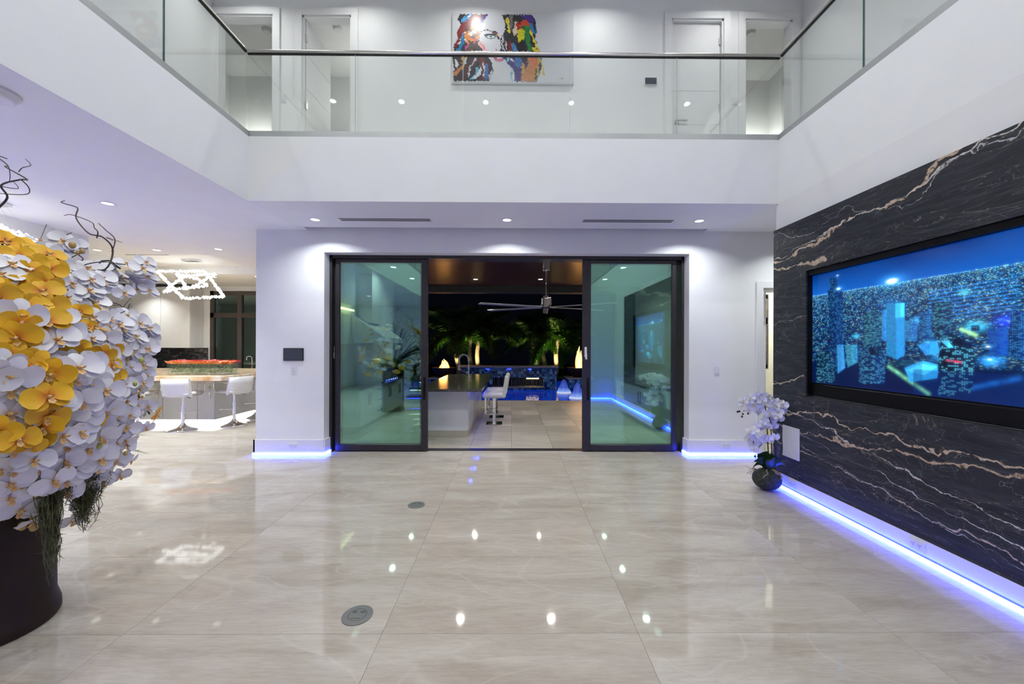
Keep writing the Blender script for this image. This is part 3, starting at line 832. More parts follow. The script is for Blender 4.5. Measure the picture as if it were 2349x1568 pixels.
def slider(label, x0, x1, y, handle_x, latch_x, s0, s1):
    """one glazed sliding leaf; s0, s1: stile widths"""
    z0, z1 = .012, DZ-.048
    cx = (x0+x1)/2
    t = thing('sliding_door_leaf', label, 'sliding door', (cx, y, 0))
    hw = (x1-x0)/2
    MB().bbox(-hw, -hw+s0, -.022, .022, z0, z1, .003).build('stile', MT['bronze'], t)
    MB().bbox(hw-s1, hw, -.022, .022, z0, z1, .003).build('stile', MT['bronze'], t)
    MB().bbox(-hw+s0, hw-s1, -.022, .022, z0, z0+.085, .003).build('bottom_rail', MT['bronze'], t)
    MB().bbox(-hw+s0, hw-s1, -.022, .022, z1-.045, z1, .003).build('top_rail', MT['bronze'], t)
    MB().box(-hw+s0-.004, hw-s1+.004, -.004, .004, z0+.08, z1-.04).build('glass_pane', MT['glassdoor'], t)
    if handle_x is not None:
        h = MB(); hx = handle_x-cx
        h.bbox(hx-.016, hx+.016, -.028, -.02, .72, 1.03, .003)
        h.tube([(hx,-.02,.76),(hx,-.055,.77),(hx,-.055,.98),(hx,-.02,.99)], .009, 8)
        h.build('pull_handle', MT['black'], t)
    if latch_x is not None:
        h = MB(); hx = latch_x-cx
        h.bbox(hx-.016, hx+.016, -.034, -.02, 1.31, 1.45, .004)
        h.box(hx-.006, hx+.018, -.042, -.03, 1.28, 1.36)
        h.build('latch', MT['plate'], t)
    return t
lx = lambda u, Y=YD: P(u, 900, Y=Y).x
slider('green glazed sliding leaf nearest the camera on the kitchen side', lx(769), lx(981), YD+.02, lx(973), None, .055, .092)
slider('green glazed sliding leaf parked second from front on the kitchen side', lx(752), lx(975,5.46), YD+.07, lx(760), lx(761), .11, .07)
slider('green glazed sliding leaf nearest the camera on the marble wall side', lx(1336), lx(1551), YD+.02, lx(1349), lx(1343), .115, .06)
slider('green glazed sliding leaf parked second from front on the marble wall side', lx(1342,5.46), lx(1577,5.43), YD+.07, lx(1567), lx(1570), .07, .11)

# ------------------------------------------------------------------ gallery balustrades
ZG0, ZG1 = ZF, 4.612
def balustrade(label, p0, p1, joints, dark):
    """glass balustrade from p0 to p1 (x, y), joints as distances along it"""
    p0 = Vector((p0[0],p0[1],0)); p1 = Vector((p1[0],p1[1],0))
    d = (p1-p0); ln = d.length; d.normalize()
    t = thing('glass_balustrade', label, 'balustrade', (p0.x, p0.y, ZF-.045), math.atan2(d.y, d.x))
    MB().box(0, ln, -.028, .028, -.02, .105).build('base_channel', MT['channel'], t)
    ed = [0.0] + joints + [ln]
    for i in range(len(ed)-1):
        g = MB().box(ed[i]+.006, ed[i+1]-.006, -.006, .006, .06, ZG1-ZF+.045-.015).build('glass_pane', MT['glassrail'], t)
        if i: MB().box(ed[i]-(.0035 if dark else .0018), ed[i]+(.0035 if dark else .0018), -.0065, .0065, .105, ZG1-ZF+.03).build('joint', MT['glassedge' if dark else 'channel'], t)
    r = MB().tube([(0,0,ZG1-ZF+.047),(ln,0,ZG1-ZF+.047)], .021, 14)
    r.build('handrail', MT['steel'], t)
    MB().box(0, ln, -.011, .011, ZG1-ZF+.018, ZG1-ZF+.028).build('rail_gasket', MT['black'], t)
    return t
yb = YB + .03
xl, xr = XL-.03, XR+.03
balustrade('long glass balustrade with steel handrail in front of the painting', (xl,yb), (xr,yb), [P(u,200,Y=yb).x-xl for u in (815,1062,1308,1553)], 0)
balustrade('glass balustrade of the gallery on the dining side', (xl,yb-.03), (xl,-4.2), [yb-P(383,100,X=xl).y, yb-P(383,100,X=xl).y+1.3, yb-P(383,100,X=xl).y+2.6, yb-P(383,100,X=xl).y+3.9], 1)
balustrade('glass balustrade of the gallery on the television side', (xr,yb-.03), (xr,-4.2), [yb-P(1974,150,X=xr).y, yb-P(1974,150,X=xr).y+1.3, yb-P(1974,150,X=xr).y+2.6, yb-P(1974,150,X=xr).y+3.9], 1)

# ------------------------------------------------------------------ painting
def make_painting():
    w, h = 460, 264
    rng = np.random.default_rng(3)
    # picture in the coordinates of the measured close-up
    X0, X1, Y0_, Y1_ = 228.0, 1838.0, 178.0, 1112.0
    gx, gy = np.meshgrid(np.linspace(X0,X1,w), np.linspace(Y0_,Y1_,h))
    # brushy edges
    n1 = vnoise(w,h,(70,40),rng); n2 = vnoise(w,h,(150,90),rng)
    wx = gx + (n1-.5)*26 + (n2-.5)*16; wy = gy + (n2-.5)*30
    img = np.zeros((h,w,3)); img[:] = lin((206,207,211))
    def poly(pts, c, j=.25, rough=True):
        m = inpoly(wx if rough else gx, wy if rough else gy, pts)
        sh = 1 + (vnoise(w,h,(55,130),rng)-.5)*2*j
        img[m] = np.clip(lin(c)*sh[m][:,None], 0, 1)
        return m
    def streak(pts, width, c, j=.25):
        pts = np.array(pts, float)
        best = np.full(gx.shape, 1e9)
        for i in range(len(pts)-1):
            a, b = pts[i], pts[i+1]; d = b-a; q = (d*d).sum()
            tt = np.clip(((wx-a[0])*d[0]+(wy-a[1])*d[1])/q, 0, 1)
            best = np.minimum(best, np.hypot(wx-a[0]-tt*d[0], wy-a[1]-tt*d[1]))
        m = best < width*(.6+.8*n1)
        sh = 1 + (vnoise(w,h,(60,120),rng)-.5)*2*j
        img[m] = np.clip(lin(c)*sh[m][:,None], 0, 1)
    # hair on the near side of the face
    poly([(315,190),(715,190),(590,345),(560,400),(600,450),(570,560),(690,690),(250,690),(300,520),(280,430),(340,330),(300,270)], (46,40,42), .4)
    poly([(440,195),(640,195),(560,310),(500,360),(420,380),(330,520),(300,600),(250,660),(240,640),(300,520),(285,430),(340,320),(430,250)], (128,38,36), .35)
    poly([(640,195),(712,192),(600,330),(560,330)], (62,36,120), .3)
    streak([(360,275),(430,230),(470,195)], 22, (60,150,205)); streak([(440,235),(470,200)], 12, (215,215,225))
    streak([(395,440),(350,530),(320,590)], 12, (235,200,185)); streak([(390,480),(350,600),(310,670)], 26, (30,120,170))
    streak([(440,600),(400,660)], 14, (215,70,160)); streak([(470,610),(440,670)], 12, (50,110,50)); streak([(500,620),(480,680)], 12, (130,35,40))
    # flower in the hair
    poly([(400,440),(460,400),(480,350),(560,370),(610,440),(580,520),(520,550),(470,560),(410,540),(390,500)], (205,125,40), .5)
    poly([(470,400),(560,380),(600,440),(560,500),(500,480),(450,440)], (120,60,35), .5)
    for q in ((480,440),(510,420),(455,455),(400,545)): streak([q,(q[0]+14,q[1]+14)], 12, (245,240,235), .1)
    streak([(500,520),(540,540),(520,570)], 14, (220,80,50)); streak([(410,560),(440,580)], 12, (230,120,60)); streak([(480,490),(530,510)], 10, (60,60,90))
    streak([(535,318),(550,345)], 42, (250,250,250), .05)  # white lamp glare painted onto the canvas, no part of the flower
    # cheek
    poly([(560,545),(610,560),(665,620),(690,690),(650,690),(580,610)], (226,170,170), .15)
    poly([(600,570),(650,620),(670,680),(630,650)], (205,130,132), .15)
    # lower hair
    poly([(235,745),(700,745),(750,850),(765,930),(720,1000),(700,1100),(250,1100),(235,1000),(260,930),(225,820)], (52,40,48), .4)
    poly([(590,745),(640,745),(690,900),(660,1090),(600,1090),(640,950),(580,830)], (108,44,44), .35)
    poly([(420,900),(520,760),(540,780),(470,930),(380,1080),(350,1060)], (84,48,48), .35)
    streak([(385,760),(370,900),(260,1010)], 22, (190,140,60)); streak([(420,760),(400,860)], 10, (200,205,215))
    streak([(270,820),(300,870),(290,900)], 14, (225,225,230)); streak([(250,1000),(330,930)], 12, (200,120,90))
    streak([(545,790),(470,900),(440,1040)], 9, (210,200,210)); streak([(680,870),(690,950),(680,1060)], 20, (70,110,170))
    streak([(630,840),(660,930),(640,1040)], 8, (225,215,225)); streak([(560,920),(540,1000),(470,1070)], 13, (90,180,215))
    poly([(600,880),(620,950),(600,1020),(540,1060),(480,1065),(560,990)], (214,216,222), .08)
    streak([(760,900),(770,950),(720,1090)], 5, (40,40,60))
    # eye, brow, mouth
    streak([(600,435),(640,408),(700,402),(780,425),(825,440)], 7, (40,34,40), .1); streak([(690,402),(810,430)], 5, (40,34,40), .1)
    poly([(645,465),(690,452),(770,455),(810,490),(790,515),(740,525),(690,515),(660,490)], (36,40,48), .1, False)
    poly([(680,490),(720,472),(780,480),(800,500),(760,515),(700,512)], (200,212,215), .05, False)
    poly([(722,478),(752,478),(760,496),(745,508),(722,500)], (110,150,150), .1, False); poly([(734,484),(744,484),(744,496),(734,496)], (10,12,14), .0, False)
    streak([(770,445),(820,470),(845,520)], 14, (60,40,40), .2); streak([(800,445),(835,480)], 8, (205,130,90), .2)
    streak([(800,660),(835,680)], 4, (90,80,85), .1)
    poly([(765,765),(800,750),(850,755),(900,745),(915,780),(905,815),(855,835),(800,820)], (176,92,136), .12, False)
    poly([(815,772),(880,765),(890,785),(830,792)], (238,232,236), .03, False); poly([(790,800),(890,798),(860,825),(810,818)], (206,130,138), .1, False)
    # far hair
    poly([(880,190),(1280,190),(1320,240),(1340,320),(1330,520),(1360,620),(1400,690),(865,690),(870,520),(930,400),(915,270)], (50,48,54), .4)
    poly([(1120,195),(1290,200),(1310,290),(1250,300),(1160,230)], (74,48,140), .3)
    streak([(960,250),(965,330),(985,430)], 18, (225,205,60)); streak([(1010,200),(1010,330),(1000,380)], 20, (120,118,124)); streak([(1080,310),(1060,440)], 26, (222,205,180))
    streak([(1100,330),(1110,360)], 26, (170,40,40)); streak([(1150,320),(1190,290),(1235,340)], 34, (226,80,50))
    poly([(1180,345),(1250,380),(1260,560),(1300,660),(1240,680),(1200,560),(1190,450)], (40,125,62), .25); streak([(1180,345),(1240,370)], 22, (50,140,70))
    poly([(1090,400),(1140,370),(1195,400),(1190,520),(1110,560),(1085,480)], (206,200,40), .25)
    streak([(1275,330),(1300,440)], 24, (60,130,185)); streak([(1340,350),(1340,430)], 8, (60,120,180)); streak([(1265,410),(1320,560),(1360,650)], 14, (220,205,60))
    poly([(1120,560),(1170,560),(1215,680),(1090,690),(1090,600)], (32,30,34), .3)
    poly([(975,560),(1010,550),(1050,690),(985,690)], (118,40,44), .3); streak([(1040,600),(1075,690)], 20, (70,130,180)); streak([(905,500),(890,600),(915,670)], 12, (190,190,200)); streak([(940,560),(945,650)], 8, (230,205,205))
    streak([(1300,650),(1380,690)], 20, (215,190,60))
    poly([(900,745),(1410,745),(1420,900),(1385,1000),(1350,1100),(1050,1100),(1050,960),(975,870),(920,800)], (74,66,120), .35)
    poly([(1060,750),(1140,750),(1150,880),(1100,930),(1060,860)], (64,112,172), .3); poly([(1140,750),(1220,750),(1215,850),(1170,880)], (60,44,48), .3)
    poly([(1230,750),(1350,750),(1345,900),(1330,1010),(1300,1095),(1140,1095),(1160,980),(1225,900)], (190,132,88), .25)
    streak([(1290,760),(1330,830),(1335,900)], 20, (226,110,80)); poly([(1355,750),(1400,750),(1400,870),(1380,1000),(1345,1095),(1305,1095),(1345,980)], (170,160,92), .3)
    streak([(1170,870),(1170,960)], 20, (190,150,80)); streak([(1340,930),(1345,1060)], 8, (60,62,50)); streak([(1390,850),(1400,920)], 14, (60,60,66))
    streak([(970,750),(965,820)], 16, (120,200,215)); streak([(1010,790),(1040,830)], 12, (235,215,210)); streak([(990,890),(1025,950),(1005,1050),(1020,1095)], 6, (90,170,190))
    streak([(1400,800),(1440,920),(1450,1020)], 7, (215,195,60)); streak([(1430,950),(1450,1000)], 14, (215,185,60)); streak([(1350,470),(1360,500)], 5, (215,200,120))
    streak([(1630,1070),(1700,1040)], 3, (165,165,172), .1)
    return img
pY = YU - .035
pa, pb = P(1037,30,Y=pY), P(1316,192,Y=pY)
pt = thing('painting', 'large canvas painting of a half face with multicoloured hair', 'painting', ((pa.x+pb.x)/2, pY, pb.z))
hw, ph = (pb.x-pa.x)/2, pa.z-pb.z
MB().bbox(-hw, hw, -.005, .032, 0, ph, .004).build('canvas', MT['trimw'], pt)
pm = raster_mesh('paint_layer', make_painting(), (-hw+.006,-.007,ph-.006), (2*hw-.012,0,0), (0,0,-ph+.012), attr_mat('artist_paint', rough=.3))
inst(pm, 'paint_layer', pt)

# ------------------------------------------------------------------ television
def make_city():
    w, h = 560, 315
    rng = np.random.default_rng(11)
    YL, YR_, ZTp, ZBt, XS = 3.69, 1.90, 2.13, 1.12, 2.86
    yy, zz = np.meshgrid(np.linspace(YL,YR_,w), np.linspace(ZTp,ZBt,h))
    cu = (VPX + XS*F/yy - 1840)*3.016        # coordinates of the measured close-up
    cv = (VPY - (zz-EYE)*F/yy - 480)*3.016
    def st(q): # close-up pixel -> raster x, y
        u = q[0]/3.016+1840; v = q[1]/3.016+480
        Yp = XS*F/(u-VPX); Zp = EYE-(v-VPY)*Yp/F
        return ((YL-Yp)/(YL-YR_)*(w-1), (ZTp-Zp)/(ZTp-ZBt)*(h-1))
    gx, gy = np.meshgrid(np.arange(w), np.arange(h))
    img = np.zeros((h,w,3))
    hor = st((300,555))[1]; hor2 = st((1500,360))[1]
    horizon = hor + (hor2-hor)*np.clip(gx/ (w*.72), 0, 1.3)
    f = np.clip(gy/np.maximum(horizon,1), 0, 1)[...,None]
    img[:] = lin((3,44,108))*(1-f) + lin((8,76,160))*f
    img += (vnoise(w,h,(6,4),rng)[...,None]-.5)*lin((6,40,80))
    below = gy > horizon
    dep = np.clip((gy-horizon)/(h-horizon), 0, 1)
    ground = lin((2,26,70))*(1-dep[...,None]) + lin((2,14,52))*dep[...,None]
    img[below] = ground[below]
    # carpet of lights, rows follow the horizon
    for _ in range(15000):
        x = rng.integers(0,w); d = rng.random()**2.1
        y = int(horizon[0,x] + d*(h-horizon[0,x])*.75)
        if y >= h-1: continue
        ln = 1 + int(rng.random()*(1+3.2*d*2))
        b = rng.random()**1.5*(.5+.7*(1-d))
        c = lin([(60,170,255),(90,220,255),(30,120,230),(170,235,240)][rng.integers(0,4)])
        if rng.random() < .03: c = lin((190,230,140))
        img[y, x:x+ln] = np.maximum(img[y, x:x+ln], c*b)
    # roads
    def road(a, b, wd, c, gain):
        a = np.array(st(a)); b = np.array(st(b)); d = b-a; q = (d*d).sum()
        t = np.clip(((gx-a[0])*d[0]+(gy-a[1])*d[1])/q, 0, 1)
        r = np.hypot(gx-a[0]-t*d[0], gy-a[1]-t*d[1])
        g = np.exp(-(r/wd)**2)*gain*(.5+.8*vnoise(w,h,(70,40),rng))
        img[:] = img + g[...,None]*lin(c)
    for k in range(9):
        y = 520+k*34
        road((900,y+40-k*8), (1535,y-70-k*6), 1.2, (40,140,235), .5)
    road((620,1080),(900,1270),4,(120,210,160),.7); road((1200,1230),(1535,1160),5,(20,110,210),.7); road((1130,820),(1230,860),3,(170,240,120),1.0)
    # glow patches
    def glow(q, r, c, gain):
        x, y = st(q)
        g = np.exp(-(((gx-x)/r)**2+((gy-y)/(r*.55))**2))*gain
        img[:] = img + g[...,None]*lin(c)
    for q, r, c, g in (((1230,800),16,(60,190,235),.9), ((1340,1040),15,(50,160,255),.9), ((1000,1010),18,(40,160,230),.6), ((850,1110),22,(60,180,240),.6), ((1480,760),20,(30,60,255),.7),
                       ((900,920),14,(50,170,240),.6), ((390,870),9,(60,190,230),.7), ((350,1040),10,(70,190,230),.6), ((1150,560),9,(90,220,230),.5), ((640,640),30,(20,120,200),.25), ((420,1000),26,(10,90,160),.3), ((820,760),12,(60,180,255),.6)):
        glow(q, r, c, g)
    # towers: outline in close-up pixels, wall colour, window colour, density, rows
    def tower(pts, wall, win, dens, step=(3,2), bright=1.0):
        pp = [st(q) for q in pts]
        m = inpoly(gx.astype(float), gy.astype(float), pp)
        img[m] = lin(wall)
        cell = rng.random((h//step[1]+2, w//step[0]+2))
        cell = np.minimum(cell, np.roll(cell,1,1)*1.25)          # lit windows come in runs
        xs_ = [q[0] for q in pp]; mid = min(xs_)+(max(xs_)-min(xs_))*.55
        img[m & (gx > mid)] *= 1.7                                 # the brighter side of the tower
        on = (cell[gy//step[1], gx//step[0]] < dens) & m & (gx % step[0] != 0 if step[0] > 1 else True)
        if step[1] > 1: on &= (gy % step[1] != 0)
        img[on] = (lin(win)*.45+lin((70,180,245))*.55)*bright*.85*(.4+.6*rng.random(on.sum()))[:,None]
    tower([(720,760),(820,760),(820,900),(720,900)], (8,50,110), (90,210,255), .5)
    tower([(830,700),(930,690),(930,880),(830,890)], (4,38,90), (70,190,250), .3)
    tower([(440,720),(510,690),(565,720),(565,960),(440,950)], (2,30,62), (110,220,200), .32)
    tower([(570,690),(600,690),(600,900),(570,900)], (10,80,150), (110,220,255), .4)
    tower([(600,640),(730,635),(730,1000),(680,1030),(600,1000)], (14,92,150), (90,215,245), .62, (2,2), .8)
    tower([(665,640),(728,636),(728,735),(665,742)], (40,160,225), (120,235,255), .7, (2,2))
    tower([(920,630),(1065,620),(1065,850),(1010,900),(920,870)], (2,22,56), (110,225,235), .26)
    tower([(190,550),(292,550),(300,900),(285,1120),(250,1120),(205,900)], (4,26,66), (30,90,180), .22, (2,3))
    tower([(205,465),(258,465),(258,550),(205,550)], (3,30,70), (40,120,190), .12); tower([(255,440),(262,440),(262,470),(255,470)], (3,30,70), (90,200,230), .5)
    tower([(255,930),(300,930),(315,1090),(262,1130)], (16,80,150), (120,225,240), .8, (3,2))
    tower([(310,930),(400,930),(400,1050),(330,1090)], (10,80,120), (150,235,170), .35)
    tower([(110,990),(190,985),(240,1060),(240,1190),(110,1190)], (2,22,48), (120,220,220), .16)
    tower([(410,990),(480,940),(580,945),(600,1010),(590,1200),(410,1200)], (3,26,66), (110,215,245), .22)
    tower([(480,950),(570,945),(560,1000),(490,1000)], (2,18,46), (60,140,200), .05)
    tower([(730,1090),(860,1040),(975,1070),(960,1160),(770,1190)], (30,130,200), (90,215,250), .4, (2,3)); tower([(740,1110),(850,1060),(960,1080),(870,1140)], (60,170,225), (30,120,190), .15)
    tower([(610,1060),(740,1030),(800,1040),(680,1090)], (4,40,60), (20,90,110), .1)
    tower([(820,930),(960,900),(980,990),(880,1000)], (22,110,190), (110,225,250), .35)
    tower([(985,900),(1060,850),(1200,920),(1225,1000),(1210,1230),(1160,1300),(970,1280),(965,1040)], (2,12,36), (120,225,250), .20, (4,3)); tower([(1060,850),(1200,915),(1195,960),(1075,930)], (2,14,40), (60,150,220), .03); tower([(990,905),(1035,900),(1075,945),(1040,950)], (60,170,230), (60,170,230), .0)
    tower([(1020,1028),(1130,1042),(1130,1056),(1020,1042)], (150,40,60), (190,50,60), .3)
    tower([(1470,710),(1600,700),(1600,1040),(1470,1020)], (3,28,78), (40,130,230), .35); tower([(1310,820),(1460,800),(1460,1000),(1330,1010)], (4,40,120), (40,140,240), .5, (2,2), .7)
    tower([(1200,790),(1260,790),(1260,830),(1200,830)], (3,26,60), (70,190,220), .3)
    tower([(1600,760),(1900,740),(1900,1000),(1620,1000)], (3,26,90), (50,150,240), .3); tower([(2000,600),(2400,560),(2400,1200),(2000,1150)], (2,18,60), (90,200,240), .22)
    lowm = (gy > h*.82) & (gx > w*.52); img[lowm] = img[lowm]*.45 + lin((2,30,90))*.5
    # bright lamps
    for q, r, g in (((640,485),5.5,2.6), ((265,540),2.6,1.8), ((258,448),1.3,1.2), ((1330,1030),1.6,1.4), ((1318,940),1.6,1.4)):
        x, y = st(q)
        gl = np.exp(-(((gx-x)/(r*1.7))**2+((gy-y)/(r*.7))**2))*g
        img += gl[...,None]*lin((225,240,230))
        gl = np.exp(-(((gx-x)/(r*5))**2+((gy-y)/(r*2.4))**2))*g*.2
        img += gl[...,None]*lin((60,170,235))
    # a little bloom
    bl = img.copy()
    for r in (1,2,3):
        bl = (np.roll(bl,r,0)+np.roll(bl,-r,0)+np.roll(bl,r,1)+np.roll(bl,-r,1)+bl)/5
    sm = (np.roll(img,1,0)+np.roll(img,-1,0)+np.roll(img,1,1)+np.roll(img,-1,1))/4
    img = img*.62 + sm*.38 + bl*.5
    return np.clip(img*.95, 0, 1.4)
tv = thing('television', 'large wall television showing a blue night city skyline', 'television', (2.87, 2.795, NZ0+.008))
def tvp(x, y, z): return (x-2.87, y-2.795, z-NZ0-.008)
b0 = MB(); a_ = tvp(2.863,1.868,NZ0+.008); c_ = tvp(2.8745,3.692,NZ1-.004)
b0.box(a_[0], c_[0], a_[1], c_[1], a_[2], c_[2]); b0.build('housing', MT['black'], tv)
me = raster_mesh('screen', make_city(), tvp(2.860,3.69,2.13), (0,-1.79,0), (0,0,-1.01), attr_mat('city_picture', 1.15))
inst(me, 'screen', tv)
sb = MB(); p = tvp(2.845,1.90,NZ0+.012); q = tvp(2.862,3.66,1.108)
sb.bbox(p[0], q[0], p[1], q[1], p[2], q[2], .004); sb.build('sound_bar', MT['black'], tv)
tg = MB()
for (y0,y1,z0,z1) in ((1.866,1.90,1.108,NZ1-.006), (3.692,3.695,1.0,NZ1-.006), (1.866,3.693,2.132,NZ1-.006)):
    p = tvp(2.815,y0,z0); q = tvp(2.862,y1,z1); tg.box(p[0],q[0],p[1],q[1],p[2],q[2])
tg.build('niche_lining', MT['black'], tv)

# ------------------------------------------------------------------ wall fittings
def tablet(label, u0, v0, u1, v1, Y):
    a, b = P(u0,v0,Y=Y), P(u1,v1,Y=Y)
    t = thing('control_panel', label, 'wall panel', ((a.x+b.x)/2, Y, b.z))
    w, h = (b.x-a.x)/2, a.z-b.z
    MB().bbox(-w, w, -.018, 0, 0, h, .004).build('housing', MT['plate'] if Y > 5.3 else MT['black'], t)
    k = .006
    MB().box(-w+k, w-k, -.0195, -.017, k, h-k).build('screen', MT['screenoff'], t)
tablet('dark touch panel on the wall between kitchen and sliding door', 651, 798, 697, 827, YW)
tablet('small dark touch panel on the upstairs wall beside the closed door', 1478, 179, 1506, 196, YU)
def switch(label, u, v, Y, gangs=1):
    c = P(u,v,Y=Y)
    t = thing('light_switch', label, 'switch', (c.x, Y, c.z-.057))
    w = .035+.023*(gangs-1)
    MB().bbox(-w, w, -.006, 0, 0, .114, .003).build('cover_plate', MT['plate'], t)
    for g in range(gangs):
        x = (g-(gangs-1)/2)*.046
        MB().bbox(x-.0165, x+.0165, -.010, -.004, .024, .090, .002).build('rocker', MT['plate'], t)
switch('white light switch below the dark touch panel', 674, 848, YW)
switch('white light switch on the wall between sliding door and doorway', 1644, 850, YW)
switch('white light switch upstairs between the corner doorway and the open door', 651, 226, YU)
switch('white light switch upstairs between the closed door and the next doorway', 1685, 232, YU)
def outlet(label, c, axis):
    t = thing('power_outlet', label, 'outlet', c, {'y':0, 'x':-math.pi/2}[axis])
    MB().bbox(-.057, .057, -.006, 0, -.035, .035, .003).build('cover_plate', MT['plate'], t)
    for sx in (-1,1):
        s = MB().bbox(sx*.022-.017, sx*.022+.017, -.0085, -.004, -.017, .017, .002).build('socket', MT['plate'], t)
        k = MB()
        for (dx,dz) in ((-.006,.005),(.006,.005)): k.box(sx*.022+dx-.0015, sx*.022+dx+.0015, -.0092, -.008, dz-.006, dz+.006)
        k.box(sx*.022-.002, sx*.022+.002, -.0092, -.008, -.011, -.006)
        k.build('slots', MT['platedark'], s)
c = P(673,1024,Y=YW-.018); outlet('white outlet in the baseboard on the kitchen side of the sliding door', (c.x,YW-.018,.135), 'y')
c = P(1665,1025,Y=YW-.018); outlet('white outlet in the baseboard between sliding door and doorway', (c.x,YW-.018,.135), 'y')
c = P(2104,1250,X=XM-.005); outlet('white outlet in the baseboard under the middle of the marble panel', (XM-.005,c.y,.095), 'x')
c = P(1819,1120,X=XM-.005); outlet('white outlet in the baseboard behind the potted orchid', (XM-.005,c.y,.095), 'x')
pa, pb = P(1795,978,X=XM-.008), P(1833,1058,X=XM-.008)
ac = thing('access_panel', 'square white cover panel on the marble behind the potted orchid', 'cover panel', (XM, (pa.y+pb.y)/2, pb.z))
hh = (pa.y-pb.y)/2
MB().bbox(-.010, 0, -hh, hh, 0, P(1833,984,X=XM-.008).z-pb.z, .003).build('plate', MT['plate'], ac)
for sy in (-1,1): MB().ball(.004, (-.010, sy*(hh-.02), .15), 8, 5).build('screw', MT['steel'], ac)

# floor sockets
def floor_box(label, u, v, r):
    c = P(u,v,Z=0)
    t = thing('floor_socket', label, 'floor outlet', (c.x,c.y,0))
    mg = plain('grey_floor_box', (0.19,0.19,0.185), 0.45, metal=.3)
    md = plain('dark_groove', (0.09,0.09,0.09), 0.6)
    MB().lathe([(r,0),(r,.004),(r-.006,.0055),(0.001,.0055)], 36).build('cover', mg, t)
    MB().lathe([(r*.56,.0056),(r*.59,.0060),(r*.62,.0056)], 30).build('groove', md, t)
    for sx in (-1,1):
        MB().box(sx*r*.27-.012, sx*r*.27+.012, r*.18, r*.36, .0055, .0066).build('flap', md, t)
    MB().box(-r*.3, r*.3, -r*.40, -r*.33, .0055, .0064).build('finger_slot', md, t)
    return t
floor_box('round grey floor socket nearest the camera', 820, 1411, .080)
floor_box('round grey floor socket nearer the sliding door', 955, 1158, .076)

# ceiling detectors
def detector(label, c, r, hgt=.045):
    t = thing('smoke_detector', label, 'smoke detector', c)
    MB().lathe([(r,0),(r,-hgt*.3),(r*.94,-hgt*.45),(r*.8,-hgt*.9),(r*.7,-hgt),(.001,-hgt)], 32).build('housing', MT['trimw'], t)
    MB().lathe([(r*.82,-hgt*.80),(r*.84,-hgt*.62)], 32).build('vent_ring', MT['channel'], t)
detector('white round detector on the dining ceiling at the picture edge', P(-18,207,Z=ZC), .115, .05)
detector('smoke detector in the upstairs corner room', P(612,68,Z=ZT), .07)
detector('smoke detector in the upstairs room with the open door', P(775,64,Z=ZT), .07)
detector('smoke detector in the upstairs room beside the closed door', P(1722,74,Z=ZT), .07)

# ------------------------------------------------------------------ orchid flowers (shared meshes)
def petal(mb, ang, ln, wd, lift, droop, m=0, base=.04):
    """one cupped petal leaving the centre at angle ang in the flower's own x-z plane, facing -y"""
    ca, sa = math.cos(ang), math.sin(ang)
    rows = []
    prof = [(0.0,.10),(.22,.62),(.5,1.0),(.78,.86),(.94,.5),(1.0,.12)]
    for t, w in prof:
        r = base + ln*t
        z = lift + droop*t*t
        row = []
        for s in (-1,-.5,0,.5,1):
            x = s*w*wd
            cup = (abs(s)**2)*wd*.22*w
            row.append((r*ca - x*sa, z - cup, r*sa + x*ca))
        rows.append(mb.add(row))
    for i in range(len(rows)-1):
        for k in range(4):
            mb.face((rows[i]+k, rows[i]+k+1, rows[i+1]+k+1, rows[i+1]+k), m, True)

def orchid_mesh(name, pm, lm, seed):
    r = random.Random(seed)
    mb = MB()
    j = lambda a: a + r.uniform(-.08,.08)
    for a in (90, 215, 325): petal(mb, math.radians(a)+r.uniform(-.1,.1), .80, .30, .05, j(.10), 0)
    for a in (12, 168): petal(mb, math.radians(a)+r.uniform(-.1,.1), .92, .56, 0.0, j(.06), 0)
    # lip and column
    mb.ball(.10, (0,-.10,-.02), 7, 5, 1, (1,1.3,1))
    for s in (-1,1):
        b = mb.add([(0,-.06,-.05),(s*.16,-.14,-.06),(s*.20,-.22,.06),(s*.06,-.18,-.02)]); mb.face((b,b+1,b+2,b+3), 1, True)
    b = mb.add([(-.09,-.08,-.10),(.09,-.08,-.10),(.14,-.20,-.30),(0,-.22,-.42),(-.14,-.20,-.30)]); mb.face((b,b+1,b+2,b+3,b+4), 1, True)
    return mb.mesh(name, [pm, lm])
OW = [orchid_mesh('white_orchid_flower', MT['petalw'], MT['lip'], k) for k in range(3)]
OY = [orchid_mesh('yellow_orchid_flower', MT['petaly'], MT['lip'], 10+k) for k in range(3)]
OP = [orchid_mesh('white_orchid_flower', MT['petalp'], MT['lipw'], 20+k) for k in range(3)]
BUD = MB().ball(1.0, (0,0,0), 10, 8, 0, (.8,.8,1.15)).mesh('bud', MT['budg'])
BUDY = MB().ball(1.0, (0,0,0), 10, 8, 0, (.85,.85,1.1)).mesh('bud', MT['budy'])

def aim(direction, roll=0.0):
    """rotation that turns the flower's face (-y) along direction, petals upright"""
    d = Vector(direction).normalized()
    return ((d).to_track_quat('-Y', 'Z').to_matrix() @ Matrix.Rotation(roll, 3, 'Y')).to_euler()

